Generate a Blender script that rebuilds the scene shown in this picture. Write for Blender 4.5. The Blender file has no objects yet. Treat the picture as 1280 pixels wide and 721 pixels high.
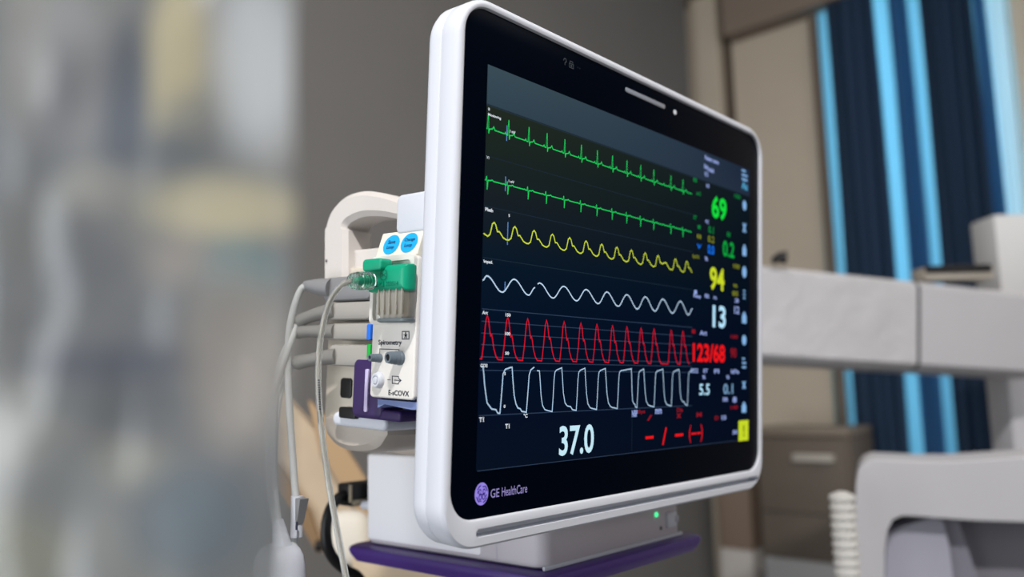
import bpy, bmesh, math, random
from mathutils import Vector, Matrix, noise
random.seed(7)
S = bpy.context.scene
C = S.collection
S.view_settings.view_transform = 'Standard'
S.view_settings.look = 'None'

# ------------------------------------------------------------------ frames
CAM = Vector((-0.5701, -0.3703, 1.2102))
FPX = 1033.7
FWD = Vector((0.7367, 0.6636, 0.1303)).normalized()
RGT = Vector((0.6715, -0.7406, -0.0249)).normalized()
DWN = FWD.cross(RGT).normalized()
RGT = DWN.cross(FWD).normalized()
TILT = math.radians(93.959)
MON = Matrix.Translation((0, 0, 1.30)) @ Matrix.Rotation(TILT, 4, 'X')   # the screen's own frame: x right, y up, z out of the glass
MINV = MON.inverted()
CAML = MINV @ CAM

def ray(px, py):
    return FWD + RGT * ((px - 640) / FPX) + DWN * ((py - 360.5) / FPX)
def L(px, py, x=None, y=None, z=None):
    """measured point of the photo on a plane of the monitor's frame"""
    r = MINV.to_3x3() @ ray(px, py)
    ax, v = (0, x) if x is not None else ((1, y) if y is not None else (2, z))
    return CAML + r * ((v - CAML[ax]) / r[ax])
def P(px, py, x=None, y=None, z=None):
    """measured point of the photo on a plane of the room"""
    r = ray(px, py)
    ax, v = (0, x) if x is not None else ((1, y) if y is not None else (2, z))
    return CAM + r * ((v - CAM[ax]) / r[ax])
def D(px, py, d):
    return CAM + ray(px, py) * d

# ------------------------------------------------------------------ materials
def lin(c):
    f = lambda v: v / 12.92 if v <= .04045 else ((v + .055) / 1.055) ** 2.4
    return tuple(f(v / 255.) for v in c) + (1,)
MATS = {}
def mat(name, rgb, rough=.5, spec=.5, metal=0, trans=0, ior=1.45, emit=None, estr=1, var=0, vscale=40, bump=0, alpha=1, bdist=.002):
    if name in MATS: return MATS[name]
    m = bpy.data.materials.new(name); m.use_nodes = True
    nt = m.node_tree; b = nt.nodes['Principled BSDF']
    b.inputs['Base Color'].default_value = lin(rgb)
    b.inputs['Roughness'].default_value = rough
    b.inputs['Specular IOR Level'].default_value = spec
    b.inputs['Metallic'].default_value = metal
    b.inputs['Transmission Weight'].default_value = trans
    b.inputs['IOR'].default_value = ior
    b.inputs['Alpha'].default_value = alpha
    if emit:
        b.inputs['Emission Color'].default_value = lin(emit)
        b.inputs['Emission Strength'].default_value = estr
    if var or bump:
        tc = nt.nodes.new('ShaderNodeTexCoord')
        n = nt.nodes.new('ShaderNodeTexNoise'); n.inputs['Scale'].default_value = vscale; n.inputs['Detail'].default_value = 4
        nt.links.new(tc.outputs['Object'], n.inputs['Vector'])
        if var:
            r = nt.nodes.new('ShaderNodeValToRGB')
            c = lin(rgb)
            r.color_ramp.elements[0].color = tuple(max(0, v * (1 - var)) for v in c[:3]) + (1,)
            r.color_ramp.elements[1].color = tuple(min(1, v * (1 + var)) for v in c[:3]) + (1,)
            r.color_ramp.elements[0].position = .3; r.color_ramp.elements[1].position = .7
            nt.links.new(n.outputs['Fac'], r.inputs['Fac']); nt.links.new(r.outputs['Color'], b.inputs['Base Color'])
        if bump:
            bp = nt.nodes.new('ShaderNodeBump'); bp.inputs['Strength'].default_value = bump; bp.inputs['Distance'].default_value = bdist
            nt.links.new(n.outputs['Fac'], bp.inputs['Height']); nt.links.new(bp.outputs['Normal'], b.inputs['Normal'])
    MATS[name] = m
    return m
def glow(name, rgb, s=1.0):
    if name in MATS: return MATS[name]
    m = bpy.data.materials.new(name); m.use_nodes = True
    nt = m.node_tree; nt.nodes.clear()
    o = nt.nodes.new('ShaderNodeOutputMaterial'); e = nt.nodes.new('ShaderNodeEmission')
    e.inputs['Color'].default_value = lin(rgb); e.inputs['Strength'].default_value = s
    nt.links.new(e.outputs[0], o.inputs[0]); MATS[name] = m
    return m
def clear(name, rgb, transp=.6, rough=.08):
    """thin clear plastic: part see-through, part glossy"""
    m = bpy.data.materials.new(name); m.use_nodes = True
    nt = m.node_tree; nt.nodes.clear()
    o = nt.nodes.new('ShaderNodeOutputMaterial'); t = nt.nodes.new('ShaderNodeBsdfTransparent')
    p = nt.nodes.new('ShaderNodeBsdfPrincipled'); mx = nt.nodes.new('ShaderNodeMixShader')
    p.inputs['Base Color'].default_value = lin(rgb); p.inputs['Roughness'].default_value = rough
    lw = nt.nodes.new('ShaderNodeLayerWeight'); lw.inputs['Blend'].default_value = .45
    mr = nt.nodes.new('ShaderNodeMapRange'); mr.inputs['To Min'].default_value = 1 - transp; mr.inputs['To Max'].default_value = .95
    t.inputs['Color'].default_value = lin(rgb)
    nt.links.new(lw.outputs['Facing'], mr.inputs['Value']); nt.links.new(mr.outputs[0], mx.inputs[0])
    nt.links.new(t.outputs[0], mx.inputs[1]); nt.links.new(p.outputs[0], mx.inputs[2]); nt.links.new(mx.outputs[0], o.inputs[0])
    return m

WHITE = mat('white_plastic', (206, 209, 218), .42, .4, bump=.03, vscale=900)
WARM = mat('warm_white_plastic', (206, 200, 195), .5, .4, bump=.04, vscale=700)
CREAM = mat('cream_plastic', (204, 195, 180), .5, .4)
FACE = mat('module_face_plastic', (226, 222, 216), .5, .35)
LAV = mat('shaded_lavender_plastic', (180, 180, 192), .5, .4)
GREYB = mat('base_grey_plastic', (196, 190, 196), .5, .35, bump=.05, vscale=900)
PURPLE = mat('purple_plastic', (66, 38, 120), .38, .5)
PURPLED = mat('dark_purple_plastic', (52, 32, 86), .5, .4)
BLACK = mat('black_plastic', (14, 14, 16), .4, .4)
DARK = mat('dark_grey_plastic', (52, 52, 56), .5, .4)
GLASS = mat('black_screen_glass', (1, 3, 9), .25, .02, emit=(1, 4, 12), estr=.6)
GLASS.node_tree.nodes['Principled BSDF'].inputs['Specular Tint'].default_value = (.25, .36, .5, 1)
PLUG = mat('grey_plug_rubber', (128, 128, 130), .55, .4)
PLUGL = mat('light_grey_plug_rubber', (158, 154, 148), .55, .35)
CORD = mat('light_grey_cord_jacket', (190, 192, 190), .5, .4)
CORDD = mat('mid_grey_cord_jacket', (122, 120, 116), .55, .3)
GREEN = mat('green_cap_plastic', (0, 156, 118), .4, .45)
GREEND = mat('embossed_green_plastic', (0, 92, 72), .5, .4)
PORT = mat('blue_grey_port_plastic', (104, 116, 126), .45, .4)
BLUEG = mat('blue_grey_trim_plastic', (112, 128, 176), .45, .4)
CYAN = mat('cyan_sticker', (28, 164, 226), .5, .3)
INK = mat('dark_ink', (38, 44, 62), .6, .2)
BLUE = mat('blue_port_ring', (32, 110, 220), .5, .4)
GRN = mat('green_port_ring', (20, 170, 60), .5, .4)
STEEL = mat('neck_taupe_plastic', (180, 171, 161), .45, .4)
TAN = mat('tan_laminate', (196, 176, 150), .6, .3, var=.05, vscale=12)
TAND = mat('dark_tan_edge', (138, 112, 82), .6, .3)
SILV = mat('silver_slot', (150, 156, 168), .35, .5, metal=.4)
LUER = mat('clear_luer_plastic', (226, 246, 240), .06, .5, trans=1, ior=1.30)
CLEAR = mat('clear_tube_plastic', (236, 236, 230), .10, .5, trans=.85, ior=1.25)
CUP = clear('clear_cup_plastic', (204, 200, 190), .78, .05)

# ------------------------------------------------------------------ mesh tools
def prism(bm, rings, cap0=True, cap1=True):
    vs = [[bm.verts.new(p) for p in r] for r in rings]
    n = len(vs[0])
    for a, b in zip(vs, vs[1:]):
        for i in range(n):
            j = (i + 1) % n
            try: bm.faces.new((a[i], a[j], b[j], b[i]))
            except ValueError: pass
    if cap0: bm.faces.new(list(reversed(vs[0])))
    if cap1: bm.faces.new(vs[-1])
    return vs
def rrect(x0, x1, y0, y1, r, n=8):
    r = min(r, (x1 - x0) / 2 - 1e-6, (y1 - y0) / 2 - 1e-6)
    out = []
    for cx, cy, a0 in ((x1 - r, y1 - r, 0), (x0 + r, y1 - r, 90), (x0 + r, y0 + r, 180), (x1 - r, y0 + r, 270)):
        for k in range(n + 1):
            a = math.radians(a0 + 90 * k / n)
            out.append((cx + r * math.cos(a), cy + r * math.sin(a)))
    return out
def slab(bm, x0, x1, y0, y1, z0, z1, r=.004, b=.0015, M=None, n=8):
    """rounded-rectangle plate from z0 to z1 with softened rims; M carries it into place"""
    rings = []
    st = 3
    for k in range(st + 1):
        a = math.pi / 2 * k / st
        i = b * (1 - math.sin(a)); rings.append((i, z0 + b * (1 - math.cos(a))))
    for k in range(st + 1):
        a = math.pi / 2 * (1 - k / st)
        i = b * (1 - math.sin(a)); rings.append((i, z1 - b * (1 - math.cos(a))))
    R = [[Vector((x, y, z)) for x, y in rrect(x0 + i, x1 - i, y0 + i, y1 - i, max(r - i, .0004), n)] for i, z in rings]
    if M: R = [[M @ p for p in q] for q in R]
    prism(bm, R)
def FX(x):
    """frame on a face that looks along -x of the monitor's frame: a = +z (rightwards as seen), b = y, c = outwards (-x)"""
    return Matrix(((0, 0, -1, x), (0, 1, 0, 0), (1, 0, 0, 0), (0, 0, 0, 1)))
def rbox(bm, lo, hi, b=.002, seg=2):
    x0, y0, z0 = lo; x1, y1, z1 = hi
    t = bmesh.new()
    g = bmesh.ops.create_cube(t, size=1)
    for v in t.verts:
        v.co = Vector(((x0 + x1) / 2 + v.co.x * (x1 - x0), (y0 + y1) / 2 + v.co.y * (y1 - y0), (z0 + z1) / 2 + v.co.z * (z1 - z0)))
    if b: bmesh.ops.bevel(t, geom=list(t.edges), offset=b, segments=seg, profile=.5, affect='EDGES')
    merge(bm, t)
def merge(bm, t, M=None):
    if M: bmesh.ops.transform(t, matrix=M, verts=t.verts)
    me = bpy.data.meshes.new('tmp'); t.to_mesh(me); t.free(); bm.from_mesh(me); bpy.data.meshes.remove(me)
def spline(pts, n=8):
    pts = [Vector(p) for p in pts]
    q = [pts[0] * 2 - pts[1]] + pts + [pts[-1] * 2 - pts[-2]]
    out = []
    for i in range(1, len(q) - 2):
        p0, p1, p2, p3 = q[i - 1:i + 3]
        for k in range(n):
            t = k / n
            out.append(.5 * ((2 * p1) + (p2 - p0) * t + (2 * p0 - 5 * p1 + 4 * p2 - p3) * t * t + (3 * p1 - p0 - 3 * p2 + p3) * t ** 3))
    out.append(pts[-1]); return out
def tube(bm, pts, r, seg=12, smooth=8):
    P_ = spline(pts, smooth) if smooth else [Vector(p) for p in pts]
    N = len(P_)
    rs = r if callable(r) else (lambda t: r)
    T = [(P_[min(i + 1, N - 1)] - P_[max(i - 1, 0)]).normalized() for i in range(N)]
    u = T[0].orthogonal().normalized(); rings = []
    for i in range(N):
        u = (u - T[i] * u.dot(T[i])).normalized(); v = T[i].cross(u)
        rr = rs(i / (N - 1))
        rings.append([P_[i] + u * (rr * math.cos(2 * math.pi * k / seg)) + v * (rr * math.sin(2 * math.pi * k / seg)) for k in range(seg)])
    prism(bm, rings)
def lathe(bm, prof, o, ax, seg=28, cap=True):
    """prof = [(distance along axis, radius)]"""
    ax = Vector(ax).normalized(); u = ax.orthogonal().normalized(); v = ax.cross(u); o = Vector(o)
    prism(bm, [[o + ax * h + u * (r * math.cos(2 * math.pi * k / seg)) + v * (r * math.sin(2 * math.pi * k / seg)) for k in range(seg)] for h, r in prof], cap, cap)
def poly(bm, pts, d):
    """extrude a polygon (3-D points) along d"""
    d = Vector(d); prism(bm, [[Vector(p) for p in pts], [Vector(p) + d for p in pts]])
def ribbon(bm, pts, w, z=0, M=None):
    """flat line of width w through 2-D points"""
    pts = [Vector((p[0], p[1])) for p in pts]
    h = w / 2
    n = len(pts)
    nor = []
    for i in range(n):
        a = (pts[i] - pts[i - 1]).normalized() if i else None
        b = (pts[i + 1] - pts[i]).normalized() if i < n - 1 else None
        na = Vector((-a.y, a.x)) if a else None; nb = Vector((-b.y, b.x)) if b else None
        if na is None: m = nb
        elif nb is None: m = na
        else:
            m = na + nb
            if m.length < .5: m = nb
            else:
                m.normalize(); m = m / max(.55, m.dot(na))
        nor.append(m)
    M = M or Matrix.Identity(4)
    lo = [bm.verts.new(M @ Vector((*(p - k * h), z))) for p, k in zip(pts, nor)]
    hi = [bm.verts.new(M @ Vector((*(p + k * h), z))) for p, k in zip(pts, nor)]
    for i in range(n - 1): bm.faces.new((lo[i], lo[i + 1], hi[i + 1], hi[i]))
def quad(bm, x0, x1, y0, y1, z=0, M=None, r=0):
    pts = rrect(x0, x1, y0, y1, r, 4) if r else [(x0, y0), (x1, y0), (x1, y1), (x0, y1)]
    M = M or Matrix.Identity(4)
    bm.faces.new([bm.verts.new(M @ Vector((x, y, z))) for x, y in pts])
def disc(bm, cx, cy, rx, ry, z=0, M=None, n=28):
    M = M or Matrix.Identity(4)
    bm.faces.new([bm.verts.new(M @ Vector((cx + rx * math.cos(2 * math.pi * k / n), cy + ry * math.sin(2 * math.pi * k / n), z))) for k in range(n)])
def letters(bm, s, x0, x1, y0, y1, z=0, M=None, bold=0.0, thick=0):
    """lettering fitted into a box"""
    cu = bpy.data.curves.new('t', 'FONT'); cu.body = s; cu.size = 1; cu.offset = bold; cu.resolution_u = 4; cu.extrude = thick
    ob = bpy.data.objects.new('t', cu); C.objects.link(ob)
    bpy.context.view_layer.update()
    me = bpy.data.meshes.new_from_object(ob.evaluated_get(bpy.context.evaluated_depsgraph_get()))
    bpy.data.objects.remove(ob); bpy.data.curves.remove(cu)
    xs = [v.co.x for v in me.vertices]; ys = [v.co.y for v in me.vertices]
    a, b, c, d = min(xs), max(xs), min(ys), max(ys)
    M = M or Matrix.Identity(4)
    for v in me.vertices:
        v.co = M @ Vector((x0 + (v.co.x - a) / max(b - a, 1e-6) * (x1 - x0), y0 + (v.co.y - c) / max(d - c, 1e-6) * (y1 - y0), z))
    bm.from_mesh(me); bpy.data.meshes.remove(me)

# ------------------------------------------------------------------ objects
class Thing:
    def __init__(s, name, label, cat, p0, frame='room', group=None):
        s.p0 = Vector(p0)
        s.root = bpy.data.objects.new(name, None); C.objects.link(s.root)
        s.root.empty_display_size = .02
        s.root.matrix_world = (MON @ Matrix.Translation(s.p0)) if frame == 'monitor' else Matrix.Translation(s.p0)
        s.root['label'] = label; s.root['category'] = cat
        if group: s.root['group'] = group
    def part(s, name, bm, m, parent=None, label=None, smooth=True, stuff=False):
        o = link(name, bm, m, smooth, -s.p0)
        o.parent = parent or s.root
        if label: o['label'] = label
        if stuff: o['kind'] = 'stuff'
        return o
def link(name, bm, m, smooth=True, off=None, recalc=True):
    if off is not None: bmesh.ops.translate(bm, verts=bm.verts, vec=off)
    flat = all(abs(f.normal.length) < 1e-9 for f in bm.faces)
    if recalc: bmesh.ops.recalc_face_normals(bm, faces=bm.faces)
    me = bpy.data.meshes.new(name); bm.to_mesh(me); bm.free()
    for x in (m if isinstance(m, (list, tuple)) else [m]): me.materials.append(x)
    if smooth:
        for p in me.polygons: p.use_smooth = True
        me.set_sharp_from_angle(angle=math.radians(38))
    o = bpy.data.objects.new(name, me); C.objects.link(o)
    return o
def B(): return bmesh.new()
def struct(name, bm, m, smooth=False):
    o = link(name, bm, m, smooth); o['kind'] = 'structure'; return o

# ================================================================== PATIENT MONITOR
mon = Thing('patient_monitor', 'large white framed patient monitor whose black screen shows coloured vital sign traces', 'monitor', (0, -.186, -.02), 'monitor')
bm = B()   # rear shell: deeper at the bottom where a lip shows below the rim
rings = []
for i, z in ((.010, -.0305), (.004, -.0288), (.0012, -.0262), (0, -.023), (0, -.0150), (.0004, -.0140), (.0012, -.0132), (.003, -.0130)):
    rings.append([Vector((x, y, z)) for x, y in rrect(-.2174 + i, .2174 - i, -.1850 + i, .1734 - i, .030 - i * .6, 12)])
prism(bm, rings)
mon.part('rear_housing', bm, WHITE)
bm = B()   # front rim: its lower edge is parted by a long shallow groove
rings = []
for i, z in ((.004, -.0142), (.0006, -.0140), (0, -.013), (0, -.002), (.0006, .0006), (.0022, .0022), (.0042, .0026), (.0060, .0020), (.0068, .0004), (.0070, -.004)):
    rings.append([Vector((x, y, z)) for x, y in rrect(-.2174 + i, .2174 - i, (-.1850 if i < .0041 else -.1732) + i, .1734 - i, max(.030 - i * 1.4, .018), 12)])
prism(bm, rings)
cut = B(); slab(cut, -.188, .207, -.1778, -.1724, -.0075, .012, .0026, .0002)
def carve(a_, b_):
    obs = []
    for q in (a_, b_):
        bmesh.ops.recalc_face_normals(q, faces=q.faces)
        me = bpy.data.meshes.new('t'); q.to_mesh(me); q.free(); o = bpy.data.objects.new('t', me); C.objects.link(o); obs.append(o)
    md = obs[0].modifiers.new('cut', 'BOOLEAN'); md.object = obs[1]; md.operation = 'DIFFERENCE'; md.solver = 'EXACT'
    bpy.context.view_layer.update()
    me = bpy.data.meshes.new_from_object(obs[0].evaluated_get(bpy.context.evaluated_depsgraph_get()))
    r = B(); r.from_mesh(me); bpy.data.meshes.remove(me)
    for o in obs: m_ = o.data; bpy.data.objects.remove(o); bpy.data.meshes.remove(m_)
    return r
mon.part('front_rim', carve(bm, cut), WHITE)
bm = B(); rbox(bm, (.0, -.192, -.105), (.11, -.02, -.028), .006); mon.part('mounting_foot', bm, DARK)
bm = B(); slab(bm, -.2103, .2103, -.1666, .1666, -.0035, .0002, .018, .0004, n=12)
mon.part('screen_glass', bm, GLASS)
bm = B(); slab(bm, -.0284, .0315, .1533, .1572, .0001, .0008, .0018, .0003)
mon.part('speaker_slot', bm, SILV)
bm = B(); disc(bm, .0478, .1548, .0026, .0021, .0006); mon.part('camera_dot', bm, glow('pale_dot', (205, 208, 212)))
bm = B()
ribbon(bm, [(-.1085, .1560), (-.1075, .1578), (-.1055, .1578), (-.1050, .1560), (-.1066, .1548), (-.1066, .1530)], .0008, .0005)
ribbon(bm, [(-.1015, .1530), (-.0965, .1530), (-.0965, .1560), (-.1015, .1560), (-.1015, .1530)], .0007, .0005)
ribbon(bm, [(-.1006, .1560), (-.1006, .1578), (-.0974, .1578), (-.0974, .1560)], .0007, .0005)
quad(bm, -.1000, -.0980, .1537, .1553, .0005)
quad(bm, -.0915, -.0908, .1552, .1558, .0005); quad(bm, -.0890, -.0883, .1552, .1558, .0005)
mon.part('bezel_symbols', bm, glow('dim_grey_print', (62, 66, 70)))
# emblem and lettering at the lower left
EMB = glow('lilac_emblem', (150, 132, 226)); EMBD = glow('emblem_violet', (52, 36, 120))
bm = B(); disc(bm, -.1822, -.1510, .0062, .0072, .0006, n=40)
em = mon.part('brand_emblem', bm, EMB, label='round lilac emblem with curled monogram')
bm = B()
cx, cy = -.1822, -.1510
def swirl(r0, a0, a1, r=.0052, n=14): return [(cx + r * .86 * math.cos(math.radians(a0 + (a1 - a0) * k / n)), cy + r * math.sin(math.radians(a0 + (a1 - a0) * k / n))) for k in range(n + 1)]
for a in (0, 90, 180, 270):
    ribbon(bm, swirl(0, a + 14, a + 62, .0056), .0009, .0010)
    ribbon(bm, swirl(0, a + 62, a + 84, .0047), .0008, .0010)
for sx, oy, h in ((-.0012, .0014, .0020), (.0012, .0014, .0020)):
    ribbon(bm, [(cx + sx * 1.6 + .0010 * math.cos(t * .6), cy + oy + h * .8 * math.sin(t * .6)) for t in range(0, 11)], .0007, .0010)
for sx in (-.0015, .0016):
    ribbon(bm, [(cx + sx + .0012 * math.cos(t * .65 + 1), cy - .0020 + .0016 * math.sin(t * .65 + 1)) for t in range(0, 11)], .0007, .0010)
ribbon(bm, [(cx - .0026, cy + .0002), (cx, cy - .0004), (cx + .0026, cy + .0004)], .0007, .0010)
mon.part('emblem_monogram', bm, EMBD, em)
bm = B()
letters(bm, 'GE', -.1737, -.1655, -.1545, -.1490, .0006)
letters(bm, 'HealthCare', -.1630, -.1377, -.1546, -.1487, .0006)
mon.part('brand_lettering', bm, glow('lilac_print', (150, 140, 200)))

# ---- the lit display
def display_material():
    m = bpy.data.materials.new('lit_display'); m.use_nodes = True; nt = m.node_tree; nt.nodes.clear()
    o = nt.nodes.new('ShaderNodeOutputMaterial'); e = nt.nodes.new('ShaderNodeEmission')
    tc = nt.nodes.new('ShaderNodeTexCoord'); sp = nt.nodes.new('ShaderNodeSeparateXYZ')
    nt.links.new(tc.outputs['Generated'], sp.inputs[0])
    def ramp(st, src):
        r = nt.nodes.new('ShaderNodeValToRGB'); cr = r.color_ramp
        while len(cr.elements) < len(st): cr.elements.new(.5)
        for el, (p, c) in zip(cr.elements, st): el.position = p; el.color = lin(c)
        nt.links.new(src, r.inputs['Fac']); return r
    left = ramp([(0, (8, 17, 32)), (.30, (4, 16, 38)), (.50, (9, 24, 40)), (.66, (24, 32, 38)), (.80, (28, 38, 34)), (.895, (34, 42, 34)), (.9, (50, 68, 80)), (1, (58, 76, 86))], sp.outputs['Y'])
    right = ramp([(0, (5, 13, 30)), (.4, (4, 13, 30)), (.7, (8, 18, 28)), (.895, (14, 24, 32)), (.9, (34, 44, 62)), (1, (28, 40, 60))], sp.outputs['Y'])
    mx = nt.nodes.new('ShaderNodeMix'); mx.data_type = 'RGBA'
    nt.links.new(sp.outputs['X'], mx.inputs['Factor']); nt.links.new(left.outputs[0], mx.inputs['A']); nt.links.new(right.outputs[0], mx.inputs['B'])
    nt.links.new(mx.outputs['Result'], e.inputs['Color']); nt.links.new(e.outputs[0], o.inputs[0])
    return m
bm = B(); quad(bm, -.1880, .1900, -.1362, .1302, .0006)
dis = mon.part('display', bm, display_material())
Z1, Z2, Z3 = .0009, .0012, .0015
def sub(name, bm, m, label=None): return mon.part(name, bm, m, dis, label, smooth=False)
G_ECG = glow('ecg_green', (30, 214, 96)); G_YEL = glow('pleth_yellow', (206, 222, 62)); G_WHT = glow('resp_white', (196, 222, 246))
G_RED = glow('art_red', (226, 18, 42)); G_CO2 = glow('co2_pale', (178, 208, 234)); G_LINE = glow('rule_grey', (44, 60, 84)); G_LINE2 = glow('rule_dim', (28, 42, 56))
G_LBL = glow('label_white', (222, 230, 238)); G_LAV = glow('label_lavender', (150, 168, 226)); G_BLUE = glow('marker_blue', (20, 112, 236)); G_MARK = glow('scale_mark', (96, 138, 196))
G_NUM = glow('number_green', (20, 220, 60)); G_NYEL = glow('number_yellow', (200, 216, 40)); G_NCY = glow('number_ice', (176, 222, 246)); G_NRED = glow('number_red', (238, 22, 26))
G_DRED = glow('dim_red', (140, 22, 34)); G_DGRN = glow('dim_green', (12, 128, 58)); G_DYEL = glow('dim_yellow', (122, 128, 34)); G_ICON = glow('icon_blue', (132, 178, 226)); G_CY = glow('icon_cyan', (84, 170, 214))

bm = B()   # thin rules between the trace rows
for y in (.0685, .0350, .0010): ribbon(bm, [(-.1878, y), (.080, y)], .0005, Z1)
ribbon(bm, [(-.1878, .1030), (.178, .1030)], .0006, Z1)
ribbon(bm, [(-.0127, -.103), (-.0127, -.1345)], .0004, Z1)
sub('row_rules', bm, G_LINE2)
bm = B()
for y in (-.0325, -.0405, -.0482, -.0556, -.0635, -.0670, -.0722, -.1012): ribbon(bm, [(-.1870, y), (.080, y)], .0006, Z1)
ribbon(bm, [(-.1870, -.1362), (.165, -.1362)], .0005, Z1)
sub('scale_rules', bm, G_LINE)

SPK = [-.1864, -.1663, -.1454, -.1257, -.1053, -.0854, -.0652, -.0452, -.0252, -.0053, .0144, .0415, .0615]
def ecg(top, low, base, s=1):
    pts = [(-.1880, base)]
    for k, x in enumerate(SPK):
        if x - .0042 > pts[-1][0]: pts += [(x - .0042, base), (x - .0034, base + .0011 * s), (x - .0026, base - .0002 * s)]
        pts += [(x - .0010, base - .0002), (x - .0003, top), (x + .0005, low), (x + .0011, base - .0001)]
        nx = SPK[k + 1] if k + 1 < len(SPK) else .079
        pts += [(x + .0040, base + .0007 * s), (x + .0052, base + .0023 * s), (x + .0064, base + .0002 * s)]
        if nx - x > .022: pts += [(x + .0146, base), (x + .0156, base + .0014 * s), (x + .0166, base)]
    pts += [(.0765, base)]
    return pts
bm = B(); ribbon(bm, ecg(.0972, .0838, .0868), .00075, Z2); sub('heart_waveform', bm, G_ECG, 'upper green heart trace with tall spikes')
bm = B(); ribbon(bm, ecg(.0550, .0461, .0524, .35), .00075, Z2); sub('heart_waveform', bm, G_ECG, 'lower green heart trace with downward spikes')
bm = B()
PK = [-.1783, -.1577, -.1376, -.1175, -.0976, -.0777, -.0578, -.0377, -.0175, .0026, .0222, .0500, .0690]
pts = [(-.1880, .0168), (-.1860, .0160)]
for x in PK:
    if x == .0500: pts = [p for p in pts if p[0] < .0300]; pts += [(.0330, .0205), (.0355, .0202), (.0370, .0185), (.0400, .0160), (.0435, .0152)]
    pts += [(x - .0058, .0153), (x - .0036, .0168), (x - .0016, .0240), (x, .0253), (x + .0016, .0240), (x + .0034, .0196), (x + .0052, .0198), (x + .0064, .0188), (x + .0092, .0162), (x + .0120, .0153)]
    if x == .0222: bmk = list(pts)
pts = [p for p in pts if p[0] < .0790]
pts.sort(key=lambda p: p[0])
ribbon(bm, [v.to_tuple() for v in [Vector((p[0], p[1])) for p in pts]], .00092, Z2); sub('pulse_waveform', bm, G_YEL, 'yellow pulse trace')
bm = B()
def resp(keys):
    out = []
    for (x0, y0), (x1, y1) in zip(keys, keys[1:]):
        for k in range(9): t = k / 9; out.append((x0 + (x1 - x0) * t, y0 + (y1 - y0) * (1 - math.cos(math.pi * t)) / 2))
    return out + [keys[-1]]
ribbon(bm, resp([(-.1876, -.0140), (-.1837, -.0107), (-.1687, -.0203), (-.1571, -.0106), (-.1419, -.0203), (-.1352, -.0145)]), .0009, Z2)
ribbon(bm, resp([(-.1326, -.0116), (-.1303, -.0109), (-.1154, -.0204), (-.1034, -.0110), (-.0880, -.0205), (-.0766, -.0112), (-.0612, -.0208), (-.0501, -.0110), (-.0349, -.0211), (-.0230, -.0111), (-.0079, -.0216), (.0035, -.0109), (.0182, -.0217), (.0304, -.0109), (.0459, -.0218), (.0588, -.0108), (.0725, -.0218), (.0793, -.0160)]), .0009, Z2)
sub('breathing_waveform', bm, G_WHT, 'white rolling breathing trace')
bm = B()
AP = [-.1822, -.1625, -.1422, -.1220, -.1021, -.0822, -.0623, -.0420, -.0223, -.0021, .0173, .0441, .0633]
pts = [(-.1880, -.0648), (-.1866, -.0646)]
for k, x in enumerate(AP):
    pts += [(x - .0042, -.0652), (x - .0026, -.0540), (x - .0012, -.0400), (x, -.0365), (x + .0013, -.0392), (x + .0028, -.0470), (x + .0036, -.0497), (x + .0046, -.0490), (x + .0056, -.0520), (x + .0070, -.0580), (x + .0092, -.0628), (x + .0112, -.0650)]
    if x == .0173: pts += [(.0335, -.0652)]
pts = [p for p in pts if p[0] < .079]; pts.sort(key=lambda p: p[0])
ribbon(bm, pts, .0008, Z2); sub('pressure_waveform', bm, G_RED, 'red arterial pressure trace')
bm = B()
ribbon(bm, [(-.1868, -.0698), (-.1849, -.0698), (-.1840, -.0740), (-.1830, -.0811), (-.1802, -.0930), (-.1756, -.0972), (-.1715, -.0978), (-.1700, -.0998), (-.1690, -.1002), (-.1676, -.1002), (-.1664, -.0860), (-.1656, -.0745), (-.1636, -.0714), (-.1580, -.0700), (-.1568, -.0700), (-.1558, -.0780), (-.1540, -.0890), (-.1520, -.0945), (-.1500, -.0972), (-.1475, -.0978), (-.1460, -.0996), (-.1412, -.1003), (-.1400, -.0860), (-.1392, -.0750), (-.1376, -.0715), (-.1340, -.0696)], .0009, Z2)
cyc = ((-.1281, -.1135), (-.1033, -.0858), (-.0758, -.0608), (-.0500, -.0338), (-.0148, -.0065), (.0030, .0187), (.0320, .0455), (.0580, .0720))
pts = [(-.1310, -.0720), (-.1284, -.0722)]
for k, (f0, f1) in enumerate(cyc):
    w_ = f1 - f0; nx = cyc[k + 1][0] if k + 1 < len(cyc) else .0832
    fall = [(.06, -.0800), (.14, -.0890), (.26, -.0960), (.44, -.0990), (.60, -.0997)] if k % 3 != 1 else [(.05, -.0790), (.12, -.0880), (.24, -.0950), (.40, -.0972), (.62, -.0978), (.74, -.1000)]
    pts += [(f0 + w_ * t, y) for t, y in fall] + [(f1, -.1007), (f1 + .0008, -.0900), (f1 + .0014, -.0780), (f1 + .0022, -.0728)]
    if nx - f1 > .006: pts += [(f1 + .0040, -.0714)]
    pts += [(nx - .0004, -.0698)]
pts.sort(key=lambda p: p[0])
pts = [p for p in pts if p[0] < .0832]
ribbon(bm, pts, .0008, Z2); sub('gas_waveform', bm, G_CO2, 'pale square gas trace')

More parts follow.
